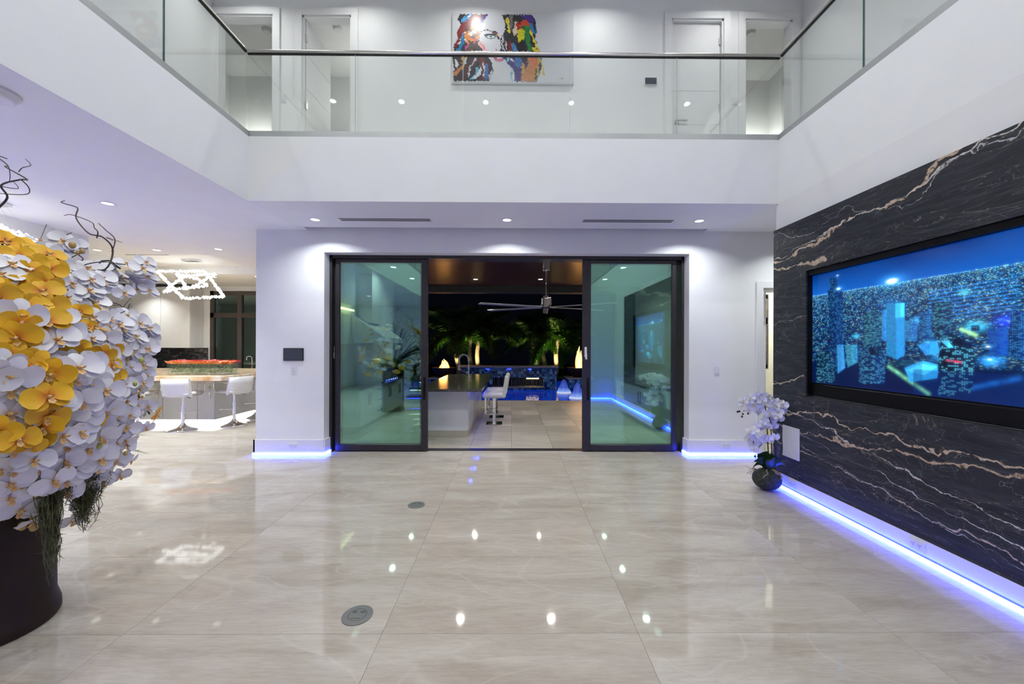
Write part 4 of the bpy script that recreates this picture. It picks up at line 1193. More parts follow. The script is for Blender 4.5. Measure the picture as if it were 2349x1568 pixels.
# ------------------------------------------------------------------ the tall flower arrangement
VX, VY = -2.68, 2.01
arr = thing('flower_arrangement', 'huge arrangement of white and yellow orchids in a tall dark brown vase', 'flower arrangement', (VX,VY,0))
O_ = Vector((VX,VY,0))
vm = plain('dark_brown_vase', (0.026,0.015,0.011), 0.5, spec=0.22, var=0.25, scale=3)
MB().lathe([(.001,.002),(.250,.002),(.258,.02),(.256,.06),(.240,.12),(.238,.5),(.245,.93),(.25,.95),(.235,.955),(.22,.93),(.001,.90)], 48, sharp=False).build('vase', vm, arr)
rf = random.Random(21)
CEN = Vector((VX,VY,1.28)); RAD = Vector((.74,.70,.74))
def bulge(u, v, inner=0.0):
    """where the line of sight meets the rounded flower mass (or passes closest to it)"""
    d = ray(u,v); o = Vector((0,0,EYE))
    D = Vector((d.x/RAD.x, d.y/RAD.y, d.z/RAD.z)); S = Vector(((o-CEN).x/RAD.x, (o-CEN).y/RAD.y, (o-CEN).z/RAD.z))
    a = D.dot(D); b = 2*S.dot(D); c = S.dot(S)-1
    q = b*b-4*a*c
    t = (-b-math.sqrt(q))/(2*a) if q > 0 else -b/(2*a)
    p = o + d*t
    return p + d.normalized()*inner
stem_pts = []
nflow = [0]
def flower(p, me, size, nrm=None, spread=.35):
    out = (p-CEN).normalized()
    tocam = (Vector((0,0,EYE))-p).normalized()
    n = (out*.65 + tocam*.45 + Vector((rf.uniform(-spread,spread), rf.uniform(-spread,spread), rf.uniform(-spread,spread)-.05))) if nrm is None else Vector(nrm)
    inst(me, 'yellow_orchid_flower' if me in OY else 'white_orchid_flower', arr, p-O_, aim(n, rf.uniform(-.5,.5)), size)
    stem_pts.append(p)
    nflow[0] += 1
# patches of the photograph: colour, u0, v0, u1, v1, count, flower radius in metres, depth offset
patches = [('y',-30,545,70,600,7,.072,.0),('y',40,570,120,625,6,.070,.0),('y',60,610,125,655,5,.068,-.02),('y',-30,600,40,640,3,.07,.03),
  ('y',-30,655,110,745,15,.078,-.06),('y',-40,745,38,830,8,.075,-.08),('y',10,835,125,905,9,.072,-.10),('y',-20,905,112,1012,14,.074,-.12),('y',20,1000,70,1025,2,.06,-.12),
  ('y',172,712,236,752,7,.052,.10),('y',160,792,215,822,4,.050,.04),('y',212,795,262,870,8,.052,.06),('y',198,930,242,978,5,.055,.02),('y',235,880,275,940,3,.045,.10),('y',150,960,190,1000,2,.045,.0),
  ('w',-30,600,45,655,5,.078,-.02),('w',75,552,172,612,10,.070,.16),('w',45,722,160,785,8,.080,-.06),('w',200,610,245,668,5,.070,.10),('w',225,600,338,640,8,.066,.10),('w',275,628,345,672,6,.062,.10),
  ('w',150,640,222,725,9,.068,.12),('w',160,722,300,790,14,.064,.10),('w',210,740,346,840,24,.062,.10),('w',180,790,340,880,16,.060,.10),('w',110,825,220,885,9,.074,-.02),
  ('w',100,838,185,925,8,.080,-.06),('w',100,925,190,1000,8,.082,-.06),('w',172,858,245,950,9,.072,-.02),('w',225,880,300,1010,14,.060,.08),('w',285,840,342,1000,10,.052,.14),
  ('w',150,980,235,1080,10,.076,-.02),('w',225,985,302,1075,10,.062,.06),('w',145,1060,215,1130,6,.068,-.02),('w',215,1075,282,1110,4,.060,.06),('w',140,1145,192,1205,2,.074,.0),
  ('w',-30,830,30,970,7,.088,-.12),('w',-20,1020,100,1080,6,.076,-.08),('w',20,1040,125,1110,6,.080,-.08),('w',-10,1105,105,1200,8,.080,-.06),('w',-60,960,20,1010,3,.08,-.1)]
for (c, u0, v0, u1, v1, n, sz, dp) in patches:
    got = []
    for _ in range(n):
        best = None
        for _t in range(14):
            q = (rf.uniform(u0,u1), rf.uniform(v0,v1))
            dd = min([math.hypot(q[0]-g[0], q[1]-g[1]) for g in got], default=1e9)
            if best is None or dd > best[0]: best = (dd, q)
        q = best[1]; got.append(q)
        p = bulge(q[0], q[1], dp + rf.uniform(-.05,.05))
        flower(p, (OY if c == 'y' else OW)[rf.randrange(3)], sz*rf.uniform(.88,1.1))
# the sides that face away from the camera
k = 0
while k < 105:
    d = Vector((rf.gauss(0,1), rf.gauss(0,1), rf.gauss(0,.8))).normalized()
    p = CEN + Vector((d.x*RAD.x, d.y*RAD.y, d.z*RAD.z))*rf.uniform(.85,1.02)
    off = VPX + p.x*F/p.y < -60 if p.y > .2 else True
    if (d.dot((Vector((0,0,EYE))-CEN).normalized()) > -.05 and not off) or p.z < .70: continue
    flower(p, (OY if (rf.random() < .35) else OW)[rf.randrange(3)], rf.uniform(.062,.08), nrm=d+Vector((rf.uniform(-.3,.3),rf.uniform(-.3,.3),0)))
    k += 1
# buds
for (u,v,r_,me_) in ((166,562,.018,BUDY),(189,576,.014,BUDY),(179,580,.012,BUDY),(74,1012,.022,BUD),(42,1027,.018,BUD),(75,1030,.016,BUD),(80,1182,.024,BUDY),(51,1206,.020,BUDY),(77,1208,.020,BUDY),(228,1022,.014,BUD),(325,826,.014,BUD),(288,1039,.012,BUDY),(310,880,.012,BUD),(260,886,.012,BUD)):
    inst(me_, 'bud', arr, bulge(u,v,-.05)-O_, (0,0,0), r_)
# flower stems: arching from the vase mouth to groups of flowers
for i in range(34):
    tip = stem_pts[rf.randrange(len(stem_pts))]
    b0 = Vector((VX+rf.uniform(-.12,.12), VY+rf.uniform(-.12,.12), .92))
    mid = (b0+tip)/2 + Vector((0,0,max(.1, .35-abs(tip.z-1.3)*.2)))
    MB().tube([q-O_ for q in catmull([b0, b0*.6+mid*.4+Vector((0,0,.08)), mid*.55+tip*.45+Vector((0,0,.12)), tip + (CEN-tip)*.05], 5)], .0045, 5).build('flower_stem', MT['stem'], arr)
# curly twigs (points read off the photograph, kept in their own planes of depth)
def twig(pts, r0, r1, Y, jit=.03):
    q = []
    for i, (u,v) in enumerate(pts):
        p = P(u,v,Y=Y); p.y += jit*math.sin(i*1.7+u); q.append(p-O_)
    q = catmull(q, 5)
    n = len(q)
    MB().tube(q, [.68*(r0+(r1-r0)*i/(n-1)) for i in range(n)], 6).build('twig', MT['twig'], arr)
YT = 2.15
twig([(128,830),(133,720),(175,620),(240,618),(246,570),(240,545),(215,538),(188,505),(181,480),(170,473),(146,466),(141,458)], .0075,.003,YT)
twig([(246,575),(251,545),(245,528),(238,515)], .004,.0025,YT)
twig([(230,548),(236,535),(228,525),(205,508),(180,497),(160,498)], .0045,.0022,YT)
twig([(247,548),(233,541),(268,553)], .0025,.002,YT)
twig([(130,720),(120,690),(150,650),(200,612),(255,603),(262,612)], .006,.003,YT)
twig([(90,735),(115,690),(160,640),(195,605),(188,590),(165,575),(140,560),(140,548),(160,543),(178,537)], .006,.0028,YT+.1)
twig([(190,612),(180,625),(172,655)], .004,.002,YT); twig([(195,612),(198,635),(186,645)], .004,.002,YT)
twig([(150,770),(190,720),(235,695),(275,697),(285,710),(305,697)], .006,.0022,YT+.05); twig([(225,690),(245,698),(268,697)], .004,.002,YT+.05)
twig([(160,790),(225,740),(275,712)], .005,.003,YT-.1)
twig([(-30,480),(0,448),(20,430),(62,417),(45,405),(27,388),(18,382)], .008,.003,YT-.1)
twig([(62,417),(50,425),(48,440),(30,448),(4,447)], .004,.0025,YT-.1); twig([(27,388),(45,382),(55,373),(75,371)], .0035,.0018,YT-.1)
twig([(-30,350),(0,372),(25,400),(26,418),(0,420)], .004,.0022,YT-.05); twig([(-20,352),(0,358),(8,361)], .004,.002,YT-.05); twig([(0,427),(25,427),(45,420)], .003,.002,YT-.1)
twig([(60,800),(110,640),(165,600),(185,570)], .006,.003,YT+.15); twig([(118,850),(140,700),(168,600)], .007,.006,YT+.1); twig([(110,860),(128,720),(150,590)], .007,.005,YT+.2)
twig([(118,830),(112,740),(120,700)], .006,.005,YT-.05)
for k in range(14):      # more twigs standing in the back of the arrangement
    a = rf.uniform(0,2*math.pi); b0 = Vector((.1*math.cos(a), .1*math.sin(a)+.05, .92))
    hgt = rf.uniform(.6,1.25); ln = rf.uniform(.25,.6)
    pts = [b0]
    for i in range(1,7):
        t = i/6
        pts.append(b0 + Vector((math.cos(a)*ln*t - .15*t, abs(math.sin(a))*ln*t, hgt*t)) + Vector((rf.uniform(-.06,.06), rf.uniform(-.06,.06), rf.uniform(-.03,.03))))
    pts = catmull(pts, 4)
    MB().tube(pts, [.0045-.003*i/(len(pts)-1) for i in range(len(pts))], 5).build('twig', MT['twig'], arr)
# ferns in the heart
def fern(p0, d, ln, name='fern_frond'):
    mb = MB(); d = Vector(d).normalized()
    side = d.cross(Vector((0,0,1)));  side = side.normalized() if side.length > 1e-3 else Vector((1,0,0))
    upv = side.cross(d)
    for i in range(26):
        t = i/25
        c = Vector(p0) + d*ln*t + Vector((0,0,-.25*ln*t*t))
        w = ln*.22*math.sin(math.pi*(.12+.85*t))
        for s in (-1,1):
            tip = c + side*s*w + d*w*.8 + upv*rf.uniform(-.2,.2)*w
            b = mb.add([c - d*.006, c + d*.010, tip]); mb.face((b,b+1,b+2), 0)
    mb.tube([Vector(p0), Vector(p0)+d*ln*.5+Vector((0,0,-.06*ln)), Vector(p0)+d*ln+Vector((0,0,-.25*ln))], [.004,.003,.001], 4)
    mb.build(name, MT['fern'], arr)
for (u,v) in ((40,800),(60,790),(75,810),(95,800),(110,790),(60,830),(90,830),(140,800),(165,795),(180,840),(150,830),(40,780),(120,820),(170,880),(60,1000),(200,900)):
    p = bulge(u,v,.22)
    b0 = Vector((VX,VY,1.05)); d = (p-b0)
    fern(b0-O_ + d*.35, d, d.length*.95)
for k in range(44):
    a = rf.uniform(0,2*math.pi); e = rf.uniform(-.35,.9)
    fern(Vector((0,0,1.0)), (math.cos(a),math.sin(a),e), rf.uniform(.35,.6))
# hanging moss
def moss(u, v0, v1, wid, n, dp, name='hanging_moss'):
    mb = MB()
    top = bulge(u, v0, dp)
    for i in range(n):
        off = Vector((rf.gauss(0,wid), rf.gauss(0,wid), rf.uniform(-.05,.03)))
        ln = (P(u,v0,Y=top.y).z - P(u,v1,Y=top.y).z)*rf.uniform(.35,1.0)
        p = top + off; pts = [p-O_]
        for s in range(1,6):
            t = s/5
            pts.append(p-O_ + Vector((-off.x*.7*t + rf.uniform(-.02,.02), -off.y*.7*t + rf.uniform(-.02,.02), -ln*t)))
        mb.tube(pts, [.0016]*5+[.0006], 3, cap=False)
        for s in range(16):
            i0 = rf.randrange(0,5); q = Vector(pts[i0]).lerp(Vector(pts[i0+1]), rf.random()); e = Vector((rf.uniform(-.028,.028), rf.uniform(-.028,.028), rf.uniform(-.022,.016)))
            b = mb.add([q, q+Vector((.0025,0,.0025)), q+e]); mb.face((b,b+1,b+2), 0)
    o = mb.build(name, MT['moss'], arr); o['kind'] = 'stuff'
moss(122,985,1320,.022,150,.16); moss(112,1000,1230,.040,190,.20); moss(140,1000,1160,.035,140,.20); moss(192,1100,1215,.035,110,.12); moss(205,1070,1150,.04,70,.14)

# ------------------------------------------------------------------ potted orchid by the marble wall
PY = 3.97
PX = P(1759,1100,Y=PY).x
po = thing('potted_orchid', 'white orchid growing from a dark round root ball beside the marble wall', 'potted plant', (PX,PY,0))
PO = Vector((PX,PY,0))
MB().ball(.132, (0,0,.108), 26, 16, 0, (1,1,.82)).build('root_ball', MT['soil'], po)
rp = random.Random(5)
def ppt(u, v, dy=0.0):
    y = PY+dy
    p = P(u,v,Y=y)
    if p.x > 2.735: p = P(u,v,X=2.735)     # keep clear of the marble
    return p-PO
def strip_leaf(base, tip, wd, bend):
    mb = MB(); base = Vector(base); tip = Vector(tip); d = tip-base
    side = (d.cross(Vector((0,0,1))).normalized()*.45 + d.cross(Vector((0,1,0))).normalized()).normalized()
    prof = [0.35,.8,1.0,.95,.75,.4,.08]
    rows = []
    for i, w in enumerate(prof):
        t = i/6; c = base + d*t + Vector((0,0,bend*math.sin(math.pi*t)))
        rows.append(mb.add([c-side*wd*w+Vector((0,0,.25*wd*w)), c, c+side*wd*w+Vector((0,0,.25*wd*w))]))
    for i in range(6):
        for k in range(2): mb.face((rows[i]+k, rows[i]+k+1, rows[i+1]+k+1, rows[i+1]+k), 0, True)
    mb.build('leaf', MT['leafdark'], po)
ct = Vector((0,0,.20))
for (u,v,dy,w) in ((1742,1040,-.05,.060),(1725,1062,-.1,.04),(1724,1076,.05,.03),(1792,1058,-.02,.06),(1806,1072,-.08,.05),(1766,1058,-.12,.05),(1778,1048,.10,.055),(1750,1064,.12,.05)):
    strip_leaf(ct+Vector((rp.uniform(-.03,.03),rp.uniform(-.03,.03),0)), ppt(u,v,dy), w, .06)
def path(pts, r0, r1, name='stem', mat='stem', dy=0.0, n=5):
    q = catmull([ppt(u,v,dy+ (k[0] if k else 0)) for (u,v,*k) in pts], n)
    return MB().tube(q, [r0+(r1-r0)*i/(len(q)-1) for i in range(len(q))], 6).build(name, MT[mat], po), q
path([(1764,1080),(1762,1030),(1760,985),(1758,945),(1750,925),(1735,918),(1718,935),(1705,943)], .006,.003)
path([(1772,1080),(1770,1020),(1768,970),(1765,955),(1780,935),(1795,925)], .006,.003)
path([(1780,1080),(1778,1030),(1772,985),(1755,982),(1738,990),(1730,1005),(1728,1018)], .005,.0025)
path([(1788,1075),(1795,1030),(1790,985),(1775,985)], .004,.002, dy=.06); path([(1784,1078),(1792,1020),(1783,1005)], .004,.002, dy=.04)
path([(1776,1020),(1758,1015),(1743,1022),(1735,1038),(1733,1052)], .004,.002)
fl_pts = [(1712,922),(1722,912),(1728,928),(1740,910),(1748,918),(1756,908),(1765,915),(1735,938),(1745,930),(1757,928),(1772,925),(1782,922),(1790,930),(1798,934),(1795,945),(1786,944),(1776,940),(1768,950),(1780,955),(1788,958),(1762,958),
          (1748,972),(1740,975),(1755,975),(1732,985),(1728,995),(1723,1000),(1730,1010),(1770,970),(1764,978),(1752,1006),(1744,1012),(1760,1005),(1770,1008),(1777,1003),(1736,1020),(1730,1030),(1728,1022),(1705,925),(1718,940)]
for (u,v) in fl_pts + [(q[0]+rp.uniform(-7,7), q[1]+rp.uniform(-7,7)) for q in fl_pts[:30]]:
    p = ppt(u, v, rp.uniform(-.10,.06))
    inst(OP[rp.randrange(3)], 'white_orchid_flower', po, p, aim((rp.uniform(-.9,.4), -1, rp.uniform(-.35,.35)), rp.uniform(-.5,.5)), rp.uniform(.044,.056))
for (u,v) in ((1702,930),(1696,943),(1704,949),(1716,948),(1692,944),(1702,955),(1732,1046),(1733,1057),(1726,1010)):
    MB().ball(.010, ppt(u,v), 8, 6, 0, (1,1,1.2)).build('bud', MT['stem'], po)
for i in range(9):
    a = -1.5 + rp.uniform(-1.4,1.4)
    pts = [Vector((.05*math.cos(a), .05*math.sin(a), .215))]
    for s in range(1,6):
        e = .15 + s*.22; aa = a + rp.uniform(-.25,.25)
        pts.append(Vector((.138*math.sin(e)*math.cos(aa), .138*math.sin(e)*math.sin(aa), .108+.114*math.cos(e))))
    MB().tube(catmull(pts,3), [.005]*len(catmull(pts,3)), 5).build('aerial_root', MT['root'], po)
for k in range(5):
    a = math.pi + rp.uniform(-.5,.5)
    MB().tube([Vector((-.10,0,.2)), Vector((-.10+.06*math.cos(a), .05*math.sin(a), .215+rp.uniform(-.03,.03))), Vector((-.11+.10*math.cos(a), .1*math.sin(a), .21+rp.uniform(-.05,.05)))], [.004,.003,.002], 5).build('aerial_root', MT['root'], po)

# ------------------------------------------------------------------ kitchen
def onyx():
    m, nt, b = newmat('orange_cream_onyx')
    geo = N(nt, 'ShaderNodeNewGeometry')
    mp = N(nt, 'ShaderNodeMapping'); mp.inputs['Scale'].default_value = (1.0,2.6,2.0); mp.inputs['Rotation'].default_value = (0,0,.4); L(nt, geo.outputs['Position'], mp.inputs[0])
    n1 = N(nt, 'ShaderNodeTexNoise', i_Scale=1.8, i_Detail=6.0, i_Distortion=1.5); L(nt, mp.outputs[0], n1.inputs['Vector'])
    r = ramp(nt, [(0.3,(0.62,0.30,0.12)),(0.42,(0.80,0.52,0.28)),(0.52,(0.85,0.72,0.52)),(0.7,(0.86,0.74,0.66))]); L(nt, n1.outputs['Fac'], r.inputs[0])
    L(nt, r.outputs[0], b.inputs['Base Color']); b.inputs['Roughness'].default_value = .12
    return m
MT['onyx'] = onyx()
IX0, IX1, IY0, IY1, IZ = -8.2, -5.43, 7.19, 9.0, .93
isl = thing('kitchen_island', 'white kitchen island cabinet lit from below', 'kitchen island', ((IX0+IX1)/2, (IY0+IY1)/2, 0))
ic = Vector(((IX0+IX1)/2, (IY0+IY1)/2, 0))
MB().box(IX0-ic.x, IX1-ic.x, IY0-ic.y, IY1-ic.y, .10, IZ-.09).build('body', MT['cabinet'], isl)
MB().box(IX0-ic.x+.12, IX1-ic.x-.12, IY0-ic.y+.12, IY1-ic.y-.12, 0, .10).build('plinth', MT['plate'], isl)
st_ = MB()
st_.box(IX0-ic.x+.06, IX1-ic.x-.06, IY0-ic.y+.075, IY0-ic.y+.11, .03, .085); st_.box(IX1-ic.x-.11, IX1-ic.x-.075, IY0-ic.y+.06, IY1-ic.y-.06, .03, .085)
st_.build('toe_light', MT['ledsoft'], isl)
seams = [P(u,930,Y=IY0).x for u in (300,375,455,498)]
seams = [IX0, IX0+.6] + seams[:-1] + [IX1]
for i in range(len(seams)-1):
    d = MB().bbox(seams[i]-ic.x+.004, seams[i+1]-ic.x-.004, IY0-ic.y-.018, IY0-ic.y-.001, .105, IZ-.10, .002).build('door', MT['cabinet'], isl)
    hx = (seams[i+1]-.07 if i % 2 == 0 else seams[i]+.07)-ic.x
    MB().tube([(hx,IY0-ic.y-.018,.50),(hx,IY0-ic.y-.045,.50),(hx,IY0-ic.y-.045,.72),(hx,IY0-ic.y-.018,.72)], .007, 6).build('handle', MT['chrome'], d)
wt = MB().bbox(-8.5, -5.0, 6.75, 9.2, IZ-.085, IZ, .008)
tag(wt.build('island_worktop', MT['onyx']), 'cream and orange onyx worktop of the kitchen island', 'worktop')

# roses in a long glass box
RX0, RX1, RY0, RY1 = P(383,850,Y=7.05).x, P(529,850,Y=7.05).x, 7.05, 7.27
rb = thing('rose_box', 'long clear glass box of red and orange roses on the island', 'flower box', ((RX0+RX1)/2, (RY0+RY1)/2, IZ))
hw, hd, gh = (RX1-RX0)/2, (RY1-RY0)/2, .20
for q in ((-hw,hw,-hd,-hd+.006),(-hw,hw,hd-.006,hd),(-hw,-hw+.006,-hd+.006,hd-.006),(hw-.006,hw,-hd+.006,hd-.006)):
    MB().box(*q, .001, gh).build('glass_wall', MT['glassbox'], rb)
def rose_mesh(seed):
    r = random.Random(seed); mb = MB()
    for ring, (n, rad, z, tilt) in enumerate(((1,.0,.30,0),(3,.28,.25,.3),(5,.55,.12,.75),(6,.85,-.1,1.1))):
        for i in range(n):
            a = i*2*math.pi/n + ring*.6 + r.uniform(-.15,.15)
            c = Vector((math.cos(a)*rad*.35, math.sin(a)*rad*.35, -.35))
            t = Vector((math.cos(a), math.sin(a), 0)); s = Vector((-math.sin(a), math.cos(a), 0))
            w = .30+.22*ring*.6
            b = mb.add([c - s*w*.5, c + s*w*.5, c + t*rad*.75 + s*w + Vector((0,0,.45)), c + t*rad*.95 + Vector((0,0,.62+z*.5)), c + t*rad*.75 - s*w + Vector((0,0,.45))])
            mb.face((b,b+1,b+2,b+3,b+4), 0, True)
    mb.ball(.30, (0,0,.08), 7, 5, 0, (1,1,1.3))
    return mb
cols = [((0.86,0.32,0.10),'orange'), ((0.78,0.10,0.12),'red'), ((0.88,0.46,0.28),'peach'), ((0.84,0.18,0.16),'coral')]
RM = [rose_mesh(k).mesh('rose', plain('%s_rose_petal' % c[1], c[0], .6, var=.25, scale=4)) for k, c in enumerate(cols)]
rr = random.Random(9)
for i in range(20):
    for j in range(4):
        x = -hw+.03 + (2*hw-.06)*i/19 + rr.uniform(-.012,.012); y = -hd+.02 + (2*hd-.04)*j/3
        k = (0 if rr.random() < .6 else 2) if j == 0 else (1 if rr.random() < .6 else 3)
        inst(RM[k], 'rose', rb, (x,y,gh+.018+.005*j), (rr.uniform(-.3,.3), rr.uniform(-.3,.3), rr.uniform(0,6)), .068)
lf = MB()
for _ in range(1500):
    c = Vector((rr.uniform(-hw+.02,hw-.02), rr.uniform(-hd+.02,hd-.02), rr.uniform(.032,gh-.01)))
    a, e, s = rr.uniform(0,6.3), rr.uniform(-.9,.9), rr.uniform(.015,.03)
    d = Vector((math.cos(a)*math.cos(e), math.sin(a)*math.cos(e), math.sin(e)))*s; w = d.cross(Vector((0,0,1)))*.4
    b = lf.add([c-d, c+w, c+d, c-w]); lf.face((b,b+1,b+2,b+3), 0)
o = lf.build('rose_leaves', plain('fresh_rose_leaf', (0.26,0.46,0.08), .5, var=.6, scale=25), rb); o['kind'] = 'stuff'

# kitchen bar stools
def kitchen_stool():
    t = thing('bar_stool', '', 'bar stool')
    MB().lathe([(.215,.002),(.215,.012),(.17,.022),(.09,.05),(.045,.085),(.028,.12)], 32, sharp=False).build('base', MT['chrome'], t)
    p = MB(); p.cyl(.026, .10, .42, 16); p.cyl(.017, .42, .585, 14); p.build('post', MT['chrome'], t)
    q = [(.026*0,-.02,.30)]
    f = MB(); f.tube([(-.02,.02,.30)] + [(.15*math.sin(a)*-1, .06+.13*(1-math.cos(a))*.8, .30) for a in [-1.9+3.8*k/12 for k in range(13)]] + [(.02,.02,.30)], .009, 7); f.build('footrest', MT['chrome'], t)
    s = MB(); s.bbox(-.205, .205, -.20, .20, .60, .665, .025); s.build('seat', MT['leather'], t)
    MB().box(-.19, .19, -.18, .19, .588, .60).build('seat_underside', MT['tan'], t)
    bk = MB()     # slightly curved backrest
    rows = []
    for z, yo in ((.585,-.205),(.66,-.225),(.78,-.245),(.895,-.262)):
        row = []
        for k in range(7):
            x = -.215 + .43*k/6; y = yo + .05*(abs(x)/.215)**2
            row += [(x,y,z)]
        rows.append(row)
    for side, dy in ((0,0.0),(1,.05)):
        ids = [bk.add([(x,y+dy,z) for (x,y,z) in row]) for row in rows]
        for i in range(3):
            for k in range(6):
                f4 = (ids[i]+k, ids[i]+k+1, ids[i+1]+k+1, ids[i+1]+k)
                bk.face(f4 if side == 0 else f4[::-1], 0, True)
        if side == 0: ids0 = ids
    for k in range(6):
        bk.face((ids0[3]+k, ids0[3]+k+1, ids[3]+k+1, ids[3]+k), 0); bk.face((ids0[0]+k+1, ids0[0]+k, ids[0]+k, ids[0]+k+1), 0)
    for i in range(3):
        bk.face((ids0[i], ids0[i+1], ids[i+1], ids[i]), 0); bk.face((ids0[i+1]+6, ids0[i]+6, ids[i]+6, ids[i+1]+6), 0)
    bk.build('backrest', MT['leather'], t)
    for sx in (-1,1):
        MB().tube(catmull([(sx*.205,-.19,.80),(sx*.225,-.05,.80),(sx*.225,.13,.80),(sx*.225,.19,.77),(sx*.225,.19,.66),(sx*.215,.13,.615),(sx*.16,.0,.605)], 4), .011, 8).build('armrest', MT['chrome'], t)
    MB().tube([(.03,-.02,.57),(.10,-.05,.575),(.15,-.06,.555)], .006, 6).build('lever', MT['black'], t)
    return t
ks = kitchen_stool()
spots = [(P(420,986,Z=0), .12, 'white leather bar stool seen from behind in front of the rose box'),
         (P(316,985,Z=0), .05, 'white leather bar stool at the island half hidden by the orchids'),
         (P(537,975,Z=0), 1.20, 'white leather bar stool at the end of the island seen from its back corner'),
         (P(579,957,Z=0), 1.35, 'white leather bar stool at the island cut off by the door wall edge')]
for i, (p, rz, lb) in enumerate(spots):
    o = ks if i == 0 else copy_tree(ks)
    if i == 3: p = Vector((-5.17,7.95,0))
    o.location = (p.x, p.y, 0); o.rotation_euler = (0,0,rz); o['label'] = lb; o['group'] = 'bar stools around the kitchen island'

# back counter, tall cupboards, backsplash
kb = thing('kitchen_cabinets', 'run of white base cabinets below the kitchen window', 'cabinet', (-7.0, 9.9, 0))
MB().box(-3.2, 2.8, -.28, .28, .1, .84).build('body', MT['cabinet'], kb)
for k in range(10):
    d = MB().bbox(-3.2+.6*k+.004, -2.6+.6*k-.004, -.298, -.281, .11, .83, .002).build('door', MT['cabinet'], kb)
    MB().tube([(-3.1+.6*k,-.298,.6),(-3.1+.6*k,-.325,.6),(-3.1+.6*k,-.325,.76),(-3.1+.6*k,-.298,.76)], .006, 6).build('handle', MT['chrome'], d)
tag(MB().bbox(-10.2,-4.2,9.58,10.195,.845,.885,.004).build('back_worktop', MT['granite']), 'black stone worktop along the kitchen window wall', 'worktop')
tag(MB().box(-10.2,-7.88,10.165,10.195,.89,1.40).build('backsplash', MT['backsplash']), 'black marble backsplash with pale veins behind the island', 'backsplash')
up = thing('wall_cupboards', 'tall white handleless wall cupboards above the black backsplash', 'cupboard', (-9.0, 9.98, 1.40))
MB().box(-1.2, .98, -.18, .21, .0, 1.52).build('body', MT['cabinet'], up)
for k in range(3):
    MB().bbox(-1.2+.727*k+.003, -1.2+.727*(k+1)-.003, -.20, -.181, .003, 1.517, .002).build('door', MT['cabinet'], up)
fc = P(578,838,Y=9.95)
kf = thing('kitchen_faucet', 'small chrome faucet in front of the kitchen window', 'faucet', (fc.x, 9.95, .887))
MB().cyl(.02, 0, .06, 12).build('base', MT['chrome'], kf)
MB().tube(catmull([(0,0,.05),(0,0,.24),(-.03,-.02,.30),(-.09,-.05,.28),(-.10,-.05,.20)],4), .012, 8).build('spout', MT['chrome'], kf)
MB().tube([(0,0,.08),(.06,0,.10)], .007, 6).build('lever', MT['chrome'], kf)
nd = P(300,725,Y=9.75)
tag(MB().bbox(nd.x-.16,nd.x+.05,9.60,9.78,nd.z-.13,nd.z+.12,.006).build('small_dark_box', MT['black']), 'small dark box beside the wall cupboards behind the orchids', 'appliance')  # plain dark box, left unidentified

# crystal chandelier
def chandelier(name, label, loops, hang, zc, th=.045):
    cs = [Vector(p) for lp in loops for p in lp]
    c0 = sum(cs, Vector())/len(cs)
    t = thing(name, label, 'chandelier', c0)
    rc = random.Random(3)
    for lp in loops:
        fm, cr = MB(), MB()
        n = len(lp)
        for i in range(n):
            a, b = Vector(lp[i])-c0, Vector(lp[(i+1)%n])-c0
            fm.tube([a,b], .010, 6)
            k = max(2, int((b-a).length/(th*.8)))
            for q in range(k):
                p = a + (b-a)*(q+.5)/k
                for s in range(2):
                    e = Vector((rc.uniform(-1,1), rc.uniform(-1,1), rc.uniform(-1,1)))*th*.35
                    cr.ball(th*rc.uniform(.48,.66), p+e, 4, 2)
        r = fm.build('ring_frame', MT['chrome'], t)
        o = cr.build('crystals', MT['crystal'], r); o['kind'] = 'stuff'
    w = MB()
    for p in hang:
        w.tube([Vector(p)-c0, Vector((c0.x+(p[0]-c0.x)*.25, c0.y+(p[1]-c0.y)*.25, zc))-c0], .0012, 4)
    w.build('suspension_wires', MT['steel'], t)
    MB().box(-.15,.15,-.08,.08,zc-c0.z-.03,zc-c0.z-.001).build('canopy', MT['chrome'], t)
    return t
def q4(*a): return [P(u,v,Y=y) for (u,v,y) in a]
A1 = q4((360,622,8.05),(470,622,8.05),(514,680,7.45),(421,684,7.45))
B1 = q4((375,669,7.55),(447,655,7.75),(495,628,8.2),(425,632,8.1))
C1 = q4((405,628,8.0),(455,640,7.9),(476,655,7.7),(430,662,7.6))
chandelier('crystal_chandelier', 'lit crystal chandelier of tilted square rings over the kitchen island', [A1,B1,C1], [A1[0],A1[1],A1[2],A1[3],B1[0],B1[2]], ZC+.158)
D1 = [P(40,536,Y=4.1), P(40,536,Y=4.1)+Vector((-.62,-.32,.18)), P(40,536,Y=4.1)+Vector((-1.0,.35,.18)), P(40,536,Y=4.1)+Vector((-.42,.62,.0))]
E1 = [p+Vector((-.12,.02,-.16)) for p in D1]
chandelier('crystal_chandelier', 'crystal chandelier over the dining side cut by the picture edge', [D1], [D1[0],D1[1],D1[2],D1[3]], ZC-.001, .075)

